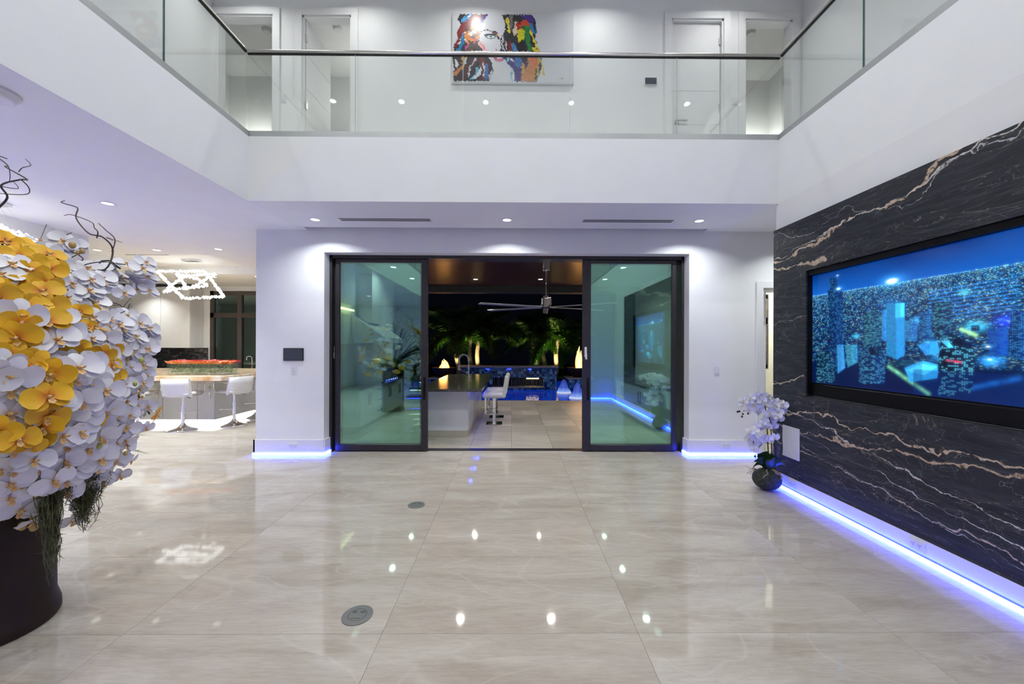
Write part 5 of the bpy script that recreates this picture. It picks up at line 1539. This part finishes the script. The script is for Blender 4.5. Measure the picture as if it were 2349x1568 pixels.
# ------------------------------------------------------------------ covered patio
pat = tag(MB().box(-3.1,3.6,5.46,10.55,-.15,-.012).build('floor_patio', MT['grout']), 'travertine paved floor of the covered patio', 'floor', kind='structure')
PM = MB().bbox(-.2985,.2985,-.2985,.2985,-.011,-.001,.002).mesh('paver', MT['paver'])
for i in range(11):
    for j in range(9):
        y = 5.46+.3+.566*j
        if y > 10.4: continue
        inst(PM, 'paver', pat, (-3.0+.3+.6*i, y, 0), sc=(1,.566/.6,1))
struct('ceiling_patio', [(-3.1,3.6,5.5,10.42,3.066,3.16)], MT['woodceil'], 'dark stained wooden ceiling of the covered patio')
struct('beam_patio', [(-3.1,3.6,10.42,10.72,2.90,3.2)], plain('dark_beam', (0.05,0.055,0.06), .35), 'dark beam at the outer edge of the covered patio')
struct('wall_patio_right', [(3.4,3.6,5.5,10.7,0,3.066)], MT['paint'], 'white side wall of the covered patio behind the cabinets')
patio_l = [(945,638),(1091,640),(1240,640),(1388,640)]
for k, (u,v) in enumerate(patio_l):
    downlight(['recessed patio downlight seen through the kitchen side glass, farther one', 'recessed patio downlight above the outdoor island stools', 'recessed patio downlight beside the fan rod', 'recessed patio downlight seen through the marble side glass, farther one'][k], P(u,v,Z=3.066), LANAI_W, WARM, disc=disc_me2)
for k, (u,v) in enumerate(((902,612),(1430,613))):
    downlight(['recessed patio downlight seen through the kitchen side glass, nearer one', 'recessed patio downlight seen through the marble side glass, nearer one'][k], P(u,v,Z=3.066), LANAI_W, WARM, disc=disc_me2)
for x in (-.84,.67,2.25):
    downlight('patio downlight hidden above the door head and mirrored in the floor', (x,6.47,3.066), LANAI_W, WARM, 'patio downlights just outside the door', disc=disc_me2)

# ceiling fan
FX, FY = P(1253,612,Z=3.066).x, P(1253,612,Z=3.066).y
fan = thing('ceiling_fan', 'large silver ceiling fan with long thin blades on the patio', 'ceiling fan', (FX,FY,3.066))
MB().lathe([(.001,0),(.075,0),(.075,-.07),(.06,-.085),(.001,-.085)], 24).build('canopy', MT['chrome'], fan)
MB().cyl(.016, -.62, -.08, 12).build('rod', MT['chrome'], fan)
MB().lathe([(.001,-.58),(.06,-.58),(.065,-.63),(.115,-.645),(.115,-.76),(.09,-.79),(.001,-.79)], 28).build('motor', MT['chrome'], fan)
MB().lathe([(.001,-.80),(.11,-.80),(.12,-.815),(.10,-.83),(.001,-.83)], 24).build('hub', MT['black'], fan)
bl = MB(); bl.bbox(.10,1.45,-.055,.055,-.006,.006,.004); bl.box(.05,.2,-.03,.03,-.012,-.004)
blm = bl.mesh('blade', plain('silver_fan_blade', (0.55,0.55,0.57), .3, metal=.6))
for k in range(6):
    inst(blm, 'blade', fan, (0,0,-.812), (math.radians(9),0,math.radians(26+60*k)))

# outdoor island
MT['ledcounter'] = emit('blue_counter_led', (0.5,1.2,40.0), 1.0)
OX0, OX1, OY0, OY1, OZ = -1.42, -.705, 6.28, 9.0, .80
oi = thing('outdoor_island', 'white outdoor island cabinet on the patio with a beige foot', 'outdoor island', ((OX0+OX1)/2,(OY0+OY1)/2,0))
oc = Vector(((OX0+OX1)/2,(OY0+OY1)/2,0))
MB().box(OX0-oc.x,OX1-oc.x,OY0-oc.y,OY1-oc.y,.10,OZ-.045).build('body', MT['cabinet'], oi)
MB().box(OX0-oc.x+.004,OX1-oc.x-.004,OY0-oc.y+.004,OY1-oc.y-.004,0,.10).build('plinth', plain('beige_plinth', (0.55,0.49,0.38), .5), oi)
for k in range(4): MB().box(OX1-oc.x,OX1-oc.x+.012,OY0-oc.y+.03+.67*k,OY0-oc.y+.03+.67*k+.66,.11,OZ-.06).build('side_panel', MT['cabinet'], oi)
for k in range(4):
    MB().box(OX1-oc.x+.02,OX1-oc.x+.06,OY0-oc.y+.1+.66*k,OY0-oc.y+.16+.66*k,OZ-.062,OZ-.046).build('under_counter_light', MT['ledcounter'], oi)
tag(MB().bbox(-1.48,-.455,5.96,9.25,OZ-.04,OZ,.004).build('outdoor_worktop', MT['granite']), 'dark granite worktop of the outdoor island', 'worktop')
ff = P(1075,868,Z=OZ)
of = thing('spring_faucet', 'tall chrome spring faucet on the outdoor island', 'faucet', (ff.x,ff.y,OZ))
MB().cyl(.03,0,.05,14).build('base', MT['chrome'], of)
MB().cyl(.014,.05,.30,10).build('riser', MT['chrome'], of)
arc = [(0,0,.28),(0,0,.36)] + [(-.10+.10*math.cos(a),0,.38+.11*math.sin(a)) for a in [math.pi*k/10 for k in range(11)]] + [(-.20,0,.33),(-.20,0,.28)]
sp = MB(); sp.tube(arc, .009, 8)
pth = catmull(arc, 3)
for i in range(2, len(pth)-2, 1):
    d = (pth[i+1]-pth[i-1]).normalized(); a = d.cross(Vector((0,1,0))).normalized(); b = d.cross(a)
    sp.tube([pth[i]+(a*math.cos(k*math.pi/4)+b*math.sin(k*math.pi/4))*.017 for k in range(9)], .004, 5, cap=False)
sp.build('spring_hose', MT['chrome'], of)
MB().cyl(.018,.17,.28,12,c=(-.20,0,0)).build('spray_head', MT['chrome'], of)
MB().tube([(0,0,.12),(-.10,0,.14),(-.18,0,.2)], .006, 6).build('holder_arm', MT['chrome'], of)
MB().tube([(.0,0,.07),(.07,-.02,.10)], .008, 6).build('lever', MT['chrome'], of)

def patio_stool():
    t = thing('patio_stool', '', 'bar stool')
    MB().bbox(-.15,.15,-.15,.15,.001,.014,.004).build('base', MT['chrome'], t)
    MB().box(-.025,.025,-.025,.025,.014,.50).build('post', MT['chrome'], t)
    MB().tube([(0,-.12,.2),(-.17,-.12,.2),(-.17,.12,.2),(0,.12,.2)], .010, 6).build('footrest', MT['chrome'], t)
    for s in (-1,1): MB().box(-.17,-.14,s*.12-.012,s*.12+.012,.2,.50).build('footrest_strut', MT['chrome'], t)
    MB().bbox(-.22,.19,-.20,.20,.50,.60,.035).build('seat', MT['leather'], t)
    M = Matrix.Translation((.17,0,.50)) @ Matrix.Rotation(math.radians(9),4,'Y')
    MB().bbox(-.03,.045,-.20,.20,0,.42,.03,M=M).build('backrest', MT['leather'], t)
    return t
ps = patio_stool()
p = P(1136,971,Z=0); ps.location = (p.x-.02,p.y,0); ps['label'] = 'white upholstered stool with square base at the outdoor island, nearer one'; ps['group'] = 'stools at the outdoor island'
p = P(1141,956,Z=0); o = copy_tree(ps, label='white upholstered stool with square base at the outdoor island, farther one'); o.location = (p.x-.02,p.y,0)

# grill run on the kitchen side of the patio
GX, GY0, GY1, GZ = -2.56, 6.58, 9.15, .76
gc = thing('grill_cabinets', 'white outdoor kitchen cabinets seen through the kitchen side glass', 'cabinet', (GX,(GY0+GY1)/2,0))
gy = (GY0+GY1)/2
MB().box(-.53,0,GY0-gy,GY1-gy,.09,GZ-.04).build('body', MT['cabinet'], gc)
MB().box(-.50,-.06,GY0-gy+.03,GY1-gy-.03,0,.09).build('plinth', MT['channel'], gc)
for k, (y0,y1,kind) in enumerate(((6.6,7.25,'d'),(7.25,7.75,'w'),(7.75,8.45,'d'),(8.45,9.13,'d'))):
    if kind == 'd':
        for s in (0,1):
            ya = y0+(y1-y0)*s/2; yb2 = y0+(y1-y0)*(s+1)/2
            d = MB().bbox(0,.018,ya-gy+.003,yb2-gy-.003,.10,GZ-.06,.002).build('door', MT['cabinet'], gc)
            hy = (yb2-.05 if s == 0 else ya+.05)-gy
            MB().tube([(.018,hy,.42),(.045,hy,.42),(.045,hy,.62),(.018,hy,.62)], .007, 6).build('handle', MT['black'], d)
    else:
        for s in range(3):
            d = MB().bbox(0,.018,y0-gy+.003,y1-gy-.003,.10+.2*s,.29+.2*s,.002).build('drawer', MT['cabinet'], gc)
            MB().tube([(.018,y0-gy+.15,.24+.2*s),(.045,y0-gy+.15,.24+.2*s),(.045,y1-gy-.15,.24+.2*s),(.018,y1-gy-.15,.24+.2*s)], .006, 6).build('handle', MT['black'], d)
tag(MB().bbox(-3.095,-2.52,6.5,9.2,GZ-.035,GZ,.004).build('grill_worktop', MT['granite']), 'dark worktop along the outdoor kitchen with the grill', 'worktop')
gr = thing('gas_grill', 'stainless steel gas grill with blue lit knobs on the outdoor kitchen', 'grill', (-2.80,8.1,GZ))
gb = MB(); gb.bbox(-.26,.27,-.42,.42,.0,.16,.008); gb.build('body', MT['steel'], gr)
hd = MB()
prof = [(-.25,.16),(.25,.16),(.26,.24),(.20,.36),(.06,.43),(-.12,.43),(-.25,.36)]
b1 = hd.add([(x,-.40,z) for x,z in prof]); b2 = hd.add([(x,.40,z) for x,z in prof]); n = len(prof)
for i in range(n): hd.face((b1+i, b1+(i+1)%n, b2+(i+1)%n, b2+i), 0)
hd.face([b1+i for i in range(n)][::-1], 0); hd.face([b2+i for i in range(n)], 0)
hd = hd.build('hood', MT['steel'], gr)
MB().tube([(.25,-.33,.27),(.31,-.33,.27),(.31,.33,.27),(.25,.33,.27)], .012, 8).build('hood_handle', MT['chrome'], hd)
MB().bbox(.29,.315,-.42,.42,-.10,.07,.006).build('control_panel', MT['steel'], gr)
for k in range(6):
    y = -.34+.136*k
    kn = MB(); M = Matrix.Translation((.315,y,.0)) @ Matrix.Rotation(math.pi/2,4,'Y'); kn.cyl(.026,0,.028,14,M=M); kn = kn.build('knob', MT['chrome'], gr)
    MB().lathe([(.028,.001),(.033,.003)],16,M=M).build('knob_light', MT['ledwall'], kn)
hdm = MB()
vs = [(-3.095,7.55,2.05),(-3.095,8.75,2.05),(-2.45,8.75,1.62),(-2.45,7.55,1.62),(-3.095,7.55,1.52),(-3.095,8.75,1.52),(-2.45,8.75,1.52),(-2.45,7.55,1.52)]
b = hdm.add(vs)
for q in ((0,1,2,3),(7,6,5,4),(3,2,6,7),(0,3,7,4),(1,5,6,2),(0,4,5,1)): hdm.face([b+i for i in q],0)
ld = bpy.data.lights.new('hood_lamp','AREA'); ld.size = .3; ld.energy = 5; ld.color = (1.0,0.82,0.62); ld.spread = math.radians(90)
lo = bpy.data.objects.new('hood_lamp', ld); COL.objects.link(lo); lo.location = (-2.75,8.1,1.50)
hood = thing('range_hood', 'white sloped range hood above the gas grill', 'range hood', (-2.8,8.15,1.52))
o = hdm.build('canopy', MT['cabinet'], hood); o.location = (2.8,-8.15,-1.52)
MB().box(-.295,.0,-.32,.32,.40,1.53).build('chimney', MT['cabinet'], hood)
tag(MB().box(-3.098,-3.085,6.5,9.6,GZ+.002,1.5).build('grill_backsplash', plain('beige_splash', (0.46,0.39,0.33), .35)), 'beige backsplash wall behind the gas grill', 'backsplash')
tag(MB().box(-3.06,-3.02,6.7,7.5,2.12,2.15).build('led_strip', emit('warm_led', (1.0,0.8,0.35), 6.0)), 'thin warm light strip high on the outdoor kitchen wall', 'led strip')

# cabinets on the marble side of the patio
rc_ = thing('patio_sideboard', 'white patio sideboard seen through the marble side glass', 'cabinet', (2.40,7.75,0))
MB().box(0,.55,-1.13,1.13,.09,.72).build('body', MT['cabinet'], rc_)
MB().box(.05,.5,-1.09,1.09,0,.09).build('plinth', MT['channel'], rc_)
for k in range(4):
    ya = -1.12+.56*k
    d = MB().bbox(-.018,0,ya+.003,ya+.557,.10,.70,.002).build('door', MT['cabinet'], rc_)
    hy = ya+.50 if k % 2 == 0 else ya+.06
    MB().tube([(-.018,hy,.42),(-.045,hy,.42),(-.045,hy,.62),(-.018,hy,.62)], .007, 6).build('handle', MT['black'], d)
tag(MB().bbox(2.35,3.0,6.57,8.93,.722,.758,.004).build('sideboard_worktop', MT['granite']), 'dark worktop of the patio sideboard', 'worktop')

# ------------------------------------------------------------------ pool and garden
def water():
    m, nt, b = newmat('blue_pool_water')
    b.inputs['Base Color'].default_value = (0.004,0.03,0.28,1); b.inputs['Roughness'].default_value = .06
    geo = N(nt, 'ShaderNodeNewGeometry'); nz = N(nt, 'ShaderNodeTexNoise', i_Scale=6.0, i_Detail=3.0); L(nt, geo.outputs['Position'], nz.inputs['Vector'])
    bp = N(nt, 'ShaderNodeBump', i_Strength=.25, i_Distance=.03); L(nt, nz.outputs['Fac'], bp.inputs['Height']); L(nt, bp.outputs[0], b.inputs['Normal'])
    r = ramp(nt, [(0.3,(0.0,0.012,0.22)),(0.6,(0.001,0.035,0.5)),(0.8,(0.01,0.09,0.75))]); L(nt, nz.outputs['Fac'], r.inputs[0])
    L(nt, r.outputs[0], b.inputs['Emission Color']); b.inputs['Emission Strength'].default_value = .42   # pool light painted in as a glow of the water itself
    return m
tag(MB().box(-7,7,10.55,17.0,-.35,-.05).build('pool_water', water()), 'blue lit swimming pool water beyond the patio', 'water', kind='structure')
tag(MB().box(-9,9,17.0,30,-.3,.1).build('ground_garden', plain('dark_soil', (0.02,0.02,0.015), .9)), 'dark planted ground behind the pool', 'ground', kind='structure')
def mosaic():
    m, nt, b = newmat('blue_glass_mosaic')
    geo = N(nt, 'ShaderNodeNewGeometry')
    vo = N(nt, 'ShaderNodeTexVoronoi', i_Scale=11.0); vo.distance = 'CHEBYCHEV'; vo.inputs['Randomness'].default_value = .12
    L(nt, geo.outputs['Position'], vo.inputs['Vector'])
    bw = N(nt, 'ShaderNodeSeparateColor'); L(nt, vo.outputs['Color'], bw.inputs[0])
    r = ramp(nt, [(0.0,(0.003,0.012,0.05)),(0.35,(0.008,0.05,0.16)),(0.6,(0.02,0.14,0.32)),(0.8,(0.06,0.28,0.46)),(1.0,(0.34,0.55,0.66))]); L(nt, bw.outputs[0], r.inputs[0])
    L(nt, r.outputs[0], b.inputs['Base Color']); b.inputs['Roughness'].default_value = .15
    return m
MT['mosaic'] = mosaic()
MT['coping'] = plain('pale_stone_coping', (0.42,0.40,0.40), .6)
YP = 13.6
wx0, wx1 = P(1056,860,Y=YP).x, P(1277,860,Y=YP).x
ox0, ox1 = P(1130,870,Y=YP).x, P(1247,870,Y=YP).x
zo0, zo1, zt = P(1200,887,Y=YP).z, P(1200,866,Y=YP).z, P(1200,843,Y=YP).z
wf = thing('water_wall', 'blue mosaic water wall with a dark spillway in the pool', 'water feature', ((wx0+wx1)/2,YP,-.2))
wc = (wx0+wx1)/2
mw = MB()
for q in ((wx0,ox0,-.2,zt),(ox1,wx1,-.2,zt),(ox0,ox1,zo1,zt),(ox0,ox1,-.2,zo0-.04)): mw.box(q[0]-wc,q[1]-wc,0,.6,q[2]+.2,q[3]+.2)
mw.build('mosaic_wall', MT['mosaic'], wf)
MB().bbox(wx0-wc-.05,wx1-wc+.06,-.06,.66,zt+.2,zt+.26,.008).build('coping', MT['coping'], wf)
MB().box(ox0-wc,ox1-wc,.40,.42,zo0+.2,zo1+.2).build('spillway_back', MT['black'], wf)
MB().bbox(ox0-wc-.03,ox1-wc+.03,-.05,.4,zo0+.165,zo0+.20,.006).build('ledge', MT['coping'], wf)
rv = random.Random(4); sm = MB()
for k in range(46):
    x = ox0-wc + (ox1-ox0)*(k+rv.uniform(.1,.9))/46
    sm.tube([(x,.05,zo1+.2),(x+rv.uniform(-.01,.01),.04,(zo0+zo1)/2+.2),(x,.03,zo0+.2)], .006, 4)
o = sm.build('water_streams', plain('falling_water', (0.25,0.27,0.28), .1), wf); o['kind'] = 'stuff'
for u in (1118,1168,1215): 
    q = P(u,848,Y=YP-.03)
    MB().box(q.x-wc-.07,q.x-wc+.07,-.035,-.02,zt+.2-.055,zt+.2-.04).build('wall_light', MT['ledwall'], wf)
for (x, z, nm) in ((ox1-wc-.25, zo1+.2-.03, 'spill_lamp'),):
    MB().box(x-.35,x+.1,.2,.3,z-.03,z).build(nm, emit('warm_spill_lamp', (1.0,0.75,0.3), 4.0), wf)

def fire_bowl(lb, lp, u, vtop, Y, flame_h):
    q = P(u,vtop,Y=Y)
    t = thing('fire_pedestal', lp, 'pedestal', (q.x,Y,-.2))
    MB().box(-.42,.42,-.40,.42,0,q.z+.2-.05).build('mosaic_column', MT['mosaic'], t)
    MB().bbox(-.46,.46,-.44,.46,q.z+.2-.05,q.z+.2,.01).build('coping', MT['coping'], t)
    f = thing('fire_bowl', lb, 'fire bowl', (q.x,Y,q.z))
    MB().lathe([(.001,0),(.20,0),(.22,.03),(.40,.28),(.42,.33),(.37,.33),(.34,.28),(.001,.24)], 26).build('bowl', plain('dark_copper_bowl', (0.05,0.03,0.022), .5, metal=.4), f)
    fm, nt, b = newmat('flame'); nt.nodes.remove(b)
    e = N(nt, 'ShaderNodeEmission'); lw = N(nt, 'ShaderNodeLayerWeight', i_Blend=.35)
    r = ramp(nt, [(0.0,(1.0,0.75,0.25)),(0.55,(1.0,0.42,0.04)),(1.0,(0.9,0.12,0.005))]); L(nt, lw.outputs['Facing'], r.inputs[0]); L(nt, r.outputs[0], e.inputs[0]); e.inputs[1].default_value = 3.0
    L(nt, e.outputs[0], nt.nodes['Material Output'].inputs[0])
    fm.cycles.emission_sampling = 'NONE'
    rr_ = random.Random(int(u))
    for k in range(9):
        a = rr_.uniform(0,6.28); d = rr_.uniform(0,.18); x, y = d*math.cos(a), d*math.sin(a)
        h = flame_h*rr_.uniform(.5,1.0)*(1.1-d*2)
        pts = [(x,y,.24),(x*.9+rr_.uniform(-.03,.03),y*.9,.24+h*.3),(x*.6+rr_.uniform(-.05,.05),y*.6,.24+h*.65),(x*.5+rr_.uniform(-.06,.06),y*.5,.24+h)]
        c = catmull(pts,3); n_ = len(c)
        MB().tube(c, [max(.003,.085*math.sin(math.pi*(.25+.75*i/(n_-1)))**1.2) for i in range(n_)], 8).build('flame_tongue', fm, f)
    ld = bpy.data.lights.new('fire_glow','POINT'); ld.energy = 18; ld.color = (1.0,0.42,0.10); ld.shadow_soft_size = .15
    lo = bpy.data.objects.new('fire_glow', ld); COL.objects.link(lo); lo.parent = f; lo.location = (0,-.1,.75)
fire_bowl('burning fire bowl behind the outdoor island', 'blue tiled pedestal under the fire bowl behind the outdoor island', 1018, 864, 13.7, .42)
fire_bowl('burning fire bowl beside the open door leaf on the marble side', 'blue tiled pedestal under the fire bowl on the marble side', 1327, 864, 13.7, .85)
# bubbling jets in the pool
jm, nt, b = newmat('painted_glow_water'); b.inputs['Base Color'].default_value = (0.05,0.10,0.30,1); b.inputs['Roughness'].default_value = .3
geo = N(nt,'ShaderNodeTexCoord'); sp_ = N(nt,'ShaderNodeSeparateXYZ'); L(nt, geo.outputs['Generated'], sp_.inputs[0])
r = ramp(nt, [(0.0,(0.9,0.95,1.0)),(0.14,(0.25,0.42,1.0)),(0.4,(0.05,0.10,0.6)),(1.0,(0.02,0.04,0.28))]); L(nt, sp_.outputs[2], r.inputs[0]); L(nt, r.outputs[0], b.inputs['Emission Color']); b.inputs['Emission Strength'].default_value = .7  # white foot, dim top: glow of lit water painted into the emission
for (u,v,h,lb) in ((1293,900,.40,'glowing bubbling water jet by the mosaic wall corner'),(1325,912,.42,'glowing bubbling water jet beside the door leaf')):
    q = P(u,v,Z=-.05)
    mb = MB(); rj = random.Random(u)
    prof = [(.24,0),(.20,.06),(.15,.16),(.11,.28),(.06,h),(.01,h+.04)]
    mb.lathe(prof, 14, sharp=False)
    mb.v = [(x*rj.uniform(.85,1.15), y*rj.uniform(.85,1.15), z) for x,y,z in mb.v]
    o = mb.build('water_jet', jm, loc=(q.x,q.y,-.05)); tag(o, lb, 'water jet')

# palms, lit from their feet
tr_m = plain('grey_palm_trunk', (0.30,0.24,0.17), .8, var=.35, scale=9, bump=.3)
fr_m = plain('palm_leaflet', (0.07,0.17,0.03), .5, var=.4, scale=5)
def frond_mesh(seed, n=40, droop=.55):
    r = random.Random(seed); mb = MB(); L_ = 1.0
    spine = [(t*L_*(1-.18*t), 0, .42*t - droop*1.1*t*t) for t in [i/12 for i in range(13)]]
    mb.tube(spine, [.012*(1-i/13)+.002 for i in range(13)], 5)
    sv = [Vector(p) for p in spine]
    for i in range(n):
        t = .16+.84*i/(n-1); k = min(int(t*12), 11); f = t*12-k
        c = sv[k].lerp(sv[k+1], f); d = (sv[k+1]-sv[k]).normalized()
        ln = .34*math.sin(math.pi*(.22+.72*t))
        for rot in (0, 1.0, 2.14, 3.14, 4.2, 5.2):
            a = rot + r.uniform(-.3,.3)
            side = Vector((0, math.cos(a), math.sin(a)*.7))
            tip = c + side*ln + d*ln*.55 + Vector((0,0,-.12*ln))
            w = d*.022
            b = mb.add([c-w, c+w, tip]); mb.face((b,b+1,b+2), 0)
    return mb.mesh('frond', fr_m)
FM = [frond_mesh(k, droop=.45+.15*k) for k in range(3)]
def palm(lb, base, top, Y, crown, fronds, seed, bright=0, g='palms behind the water wall'):
    p0, p1 = P(*base,Y=Y), P(*top,Y=Y)
    p0.z = 0.1
    t = thing('palm_tree', lb, 'palm tree', p0, 0, g)
    d = p1-p0
    pts = [d*k/8 + Vector((.03*math.sin(k),0,0)) for k in range(9)]
    tk = MB(); tk.tube(pts, [.13-.055*k/8 for k in range(9)], 10); tk.build('trunk', tr_m, t)
    r = random.Random(seed)
    for k in range(fronds):
        a = k*2.399 + r.uniform(-.3,.3)
        e = r.uniform(.1,1.05) if k < fronds*.7 else r.uniform(-.5,.1)
        o = inst(FM[r.randrange(3)], 'frond', t, d - d.normalized()*r.uniform(0,.15), (0,-e,a), crown*r.uniform(.85,1.15))
    if bright:
        ld = bpy.data.lights.new('uplight','SPOT'); ld.energy = bright; ld.color = (1.0,0.78,0.36); ld.spot_size = math.radians(66); ld.spot_blend = .6; ld.shadow_soft_size = .05
        lo = bpy.data.objects.new('uplight', ld); COL.objects.link(lo); lo.parent = t; lo.location = (-.1,-.75,-.02)
        lo.rotation_euler = ((Vector((d.x,d.y+.55,d.z))).to_track_quat('-Z','Y')).to_euler()
YG = 17.6
palm('palm behind the spring faucet, leaning, first from the kitchen side', (1053,842), (1042,762), YG, 1.9, 13, 1, 420)
palm('palm second from the kitchen side, slender', (1080,842), (1078,770), YG+.7, 1.6, 11, 2, 160)
palm('palm third from the kitchen side with the brightest trunk', (1094,842), (1098,768), YG-.1, 1.9, 13, 3, 520)
palm('palm fourth from the kitchen side, leaning away from the fan', (1234,842), (1220,770), YG, 1.9, 12, 4, 420)
palm('palm fifth from the kitchen side, thin shaded trunk', (1250,842), (1244,768), YG+.7, 1.6, 11, 5, 160)
palm('palm nearest the marble side beyond the pool, bright trunk', (1274,842), (1279,770), YG-.1, 1.9, 14, 6, 620)

# ------------------------------------------------------------------ floating stairs beside the camera (mirrored in the glass)
fs = thing('floating_staircase', 'floating walnut staircase beside the camera mirrored in the kitchen side glass', 'staircase', (-2.1,.9,0))
for k in range(14):
    MB().bbox(-.58,.58,-.30-.25*k,.0-.25*k,.14+.182*k,.20+.182*k,.004).build('tread', MT['tread'], fs)
    if k < 14: MB().box(-.55,.55,-.02-.25*k,-.01-.25*k,.125+.182*k,.139+.182*k).build('tread_light', MT['ledwall'] if k == 0 else MT['ledsoft2'], fs)
MB().box(-.05,.05,-3.6,-.1,.0,.01).build('stringer_foot', MT['steel'], fs)
sg = MB(); 
M = Matrix.Translation((0,-.2,.05)) @ Matrix.Rotation(-math.atan2(.182,.25),4,'X')
sg.box(-.05,.05,-4.2,0,-.08,.06,M=M); sg.build('stringer', MT['steel'], fs)
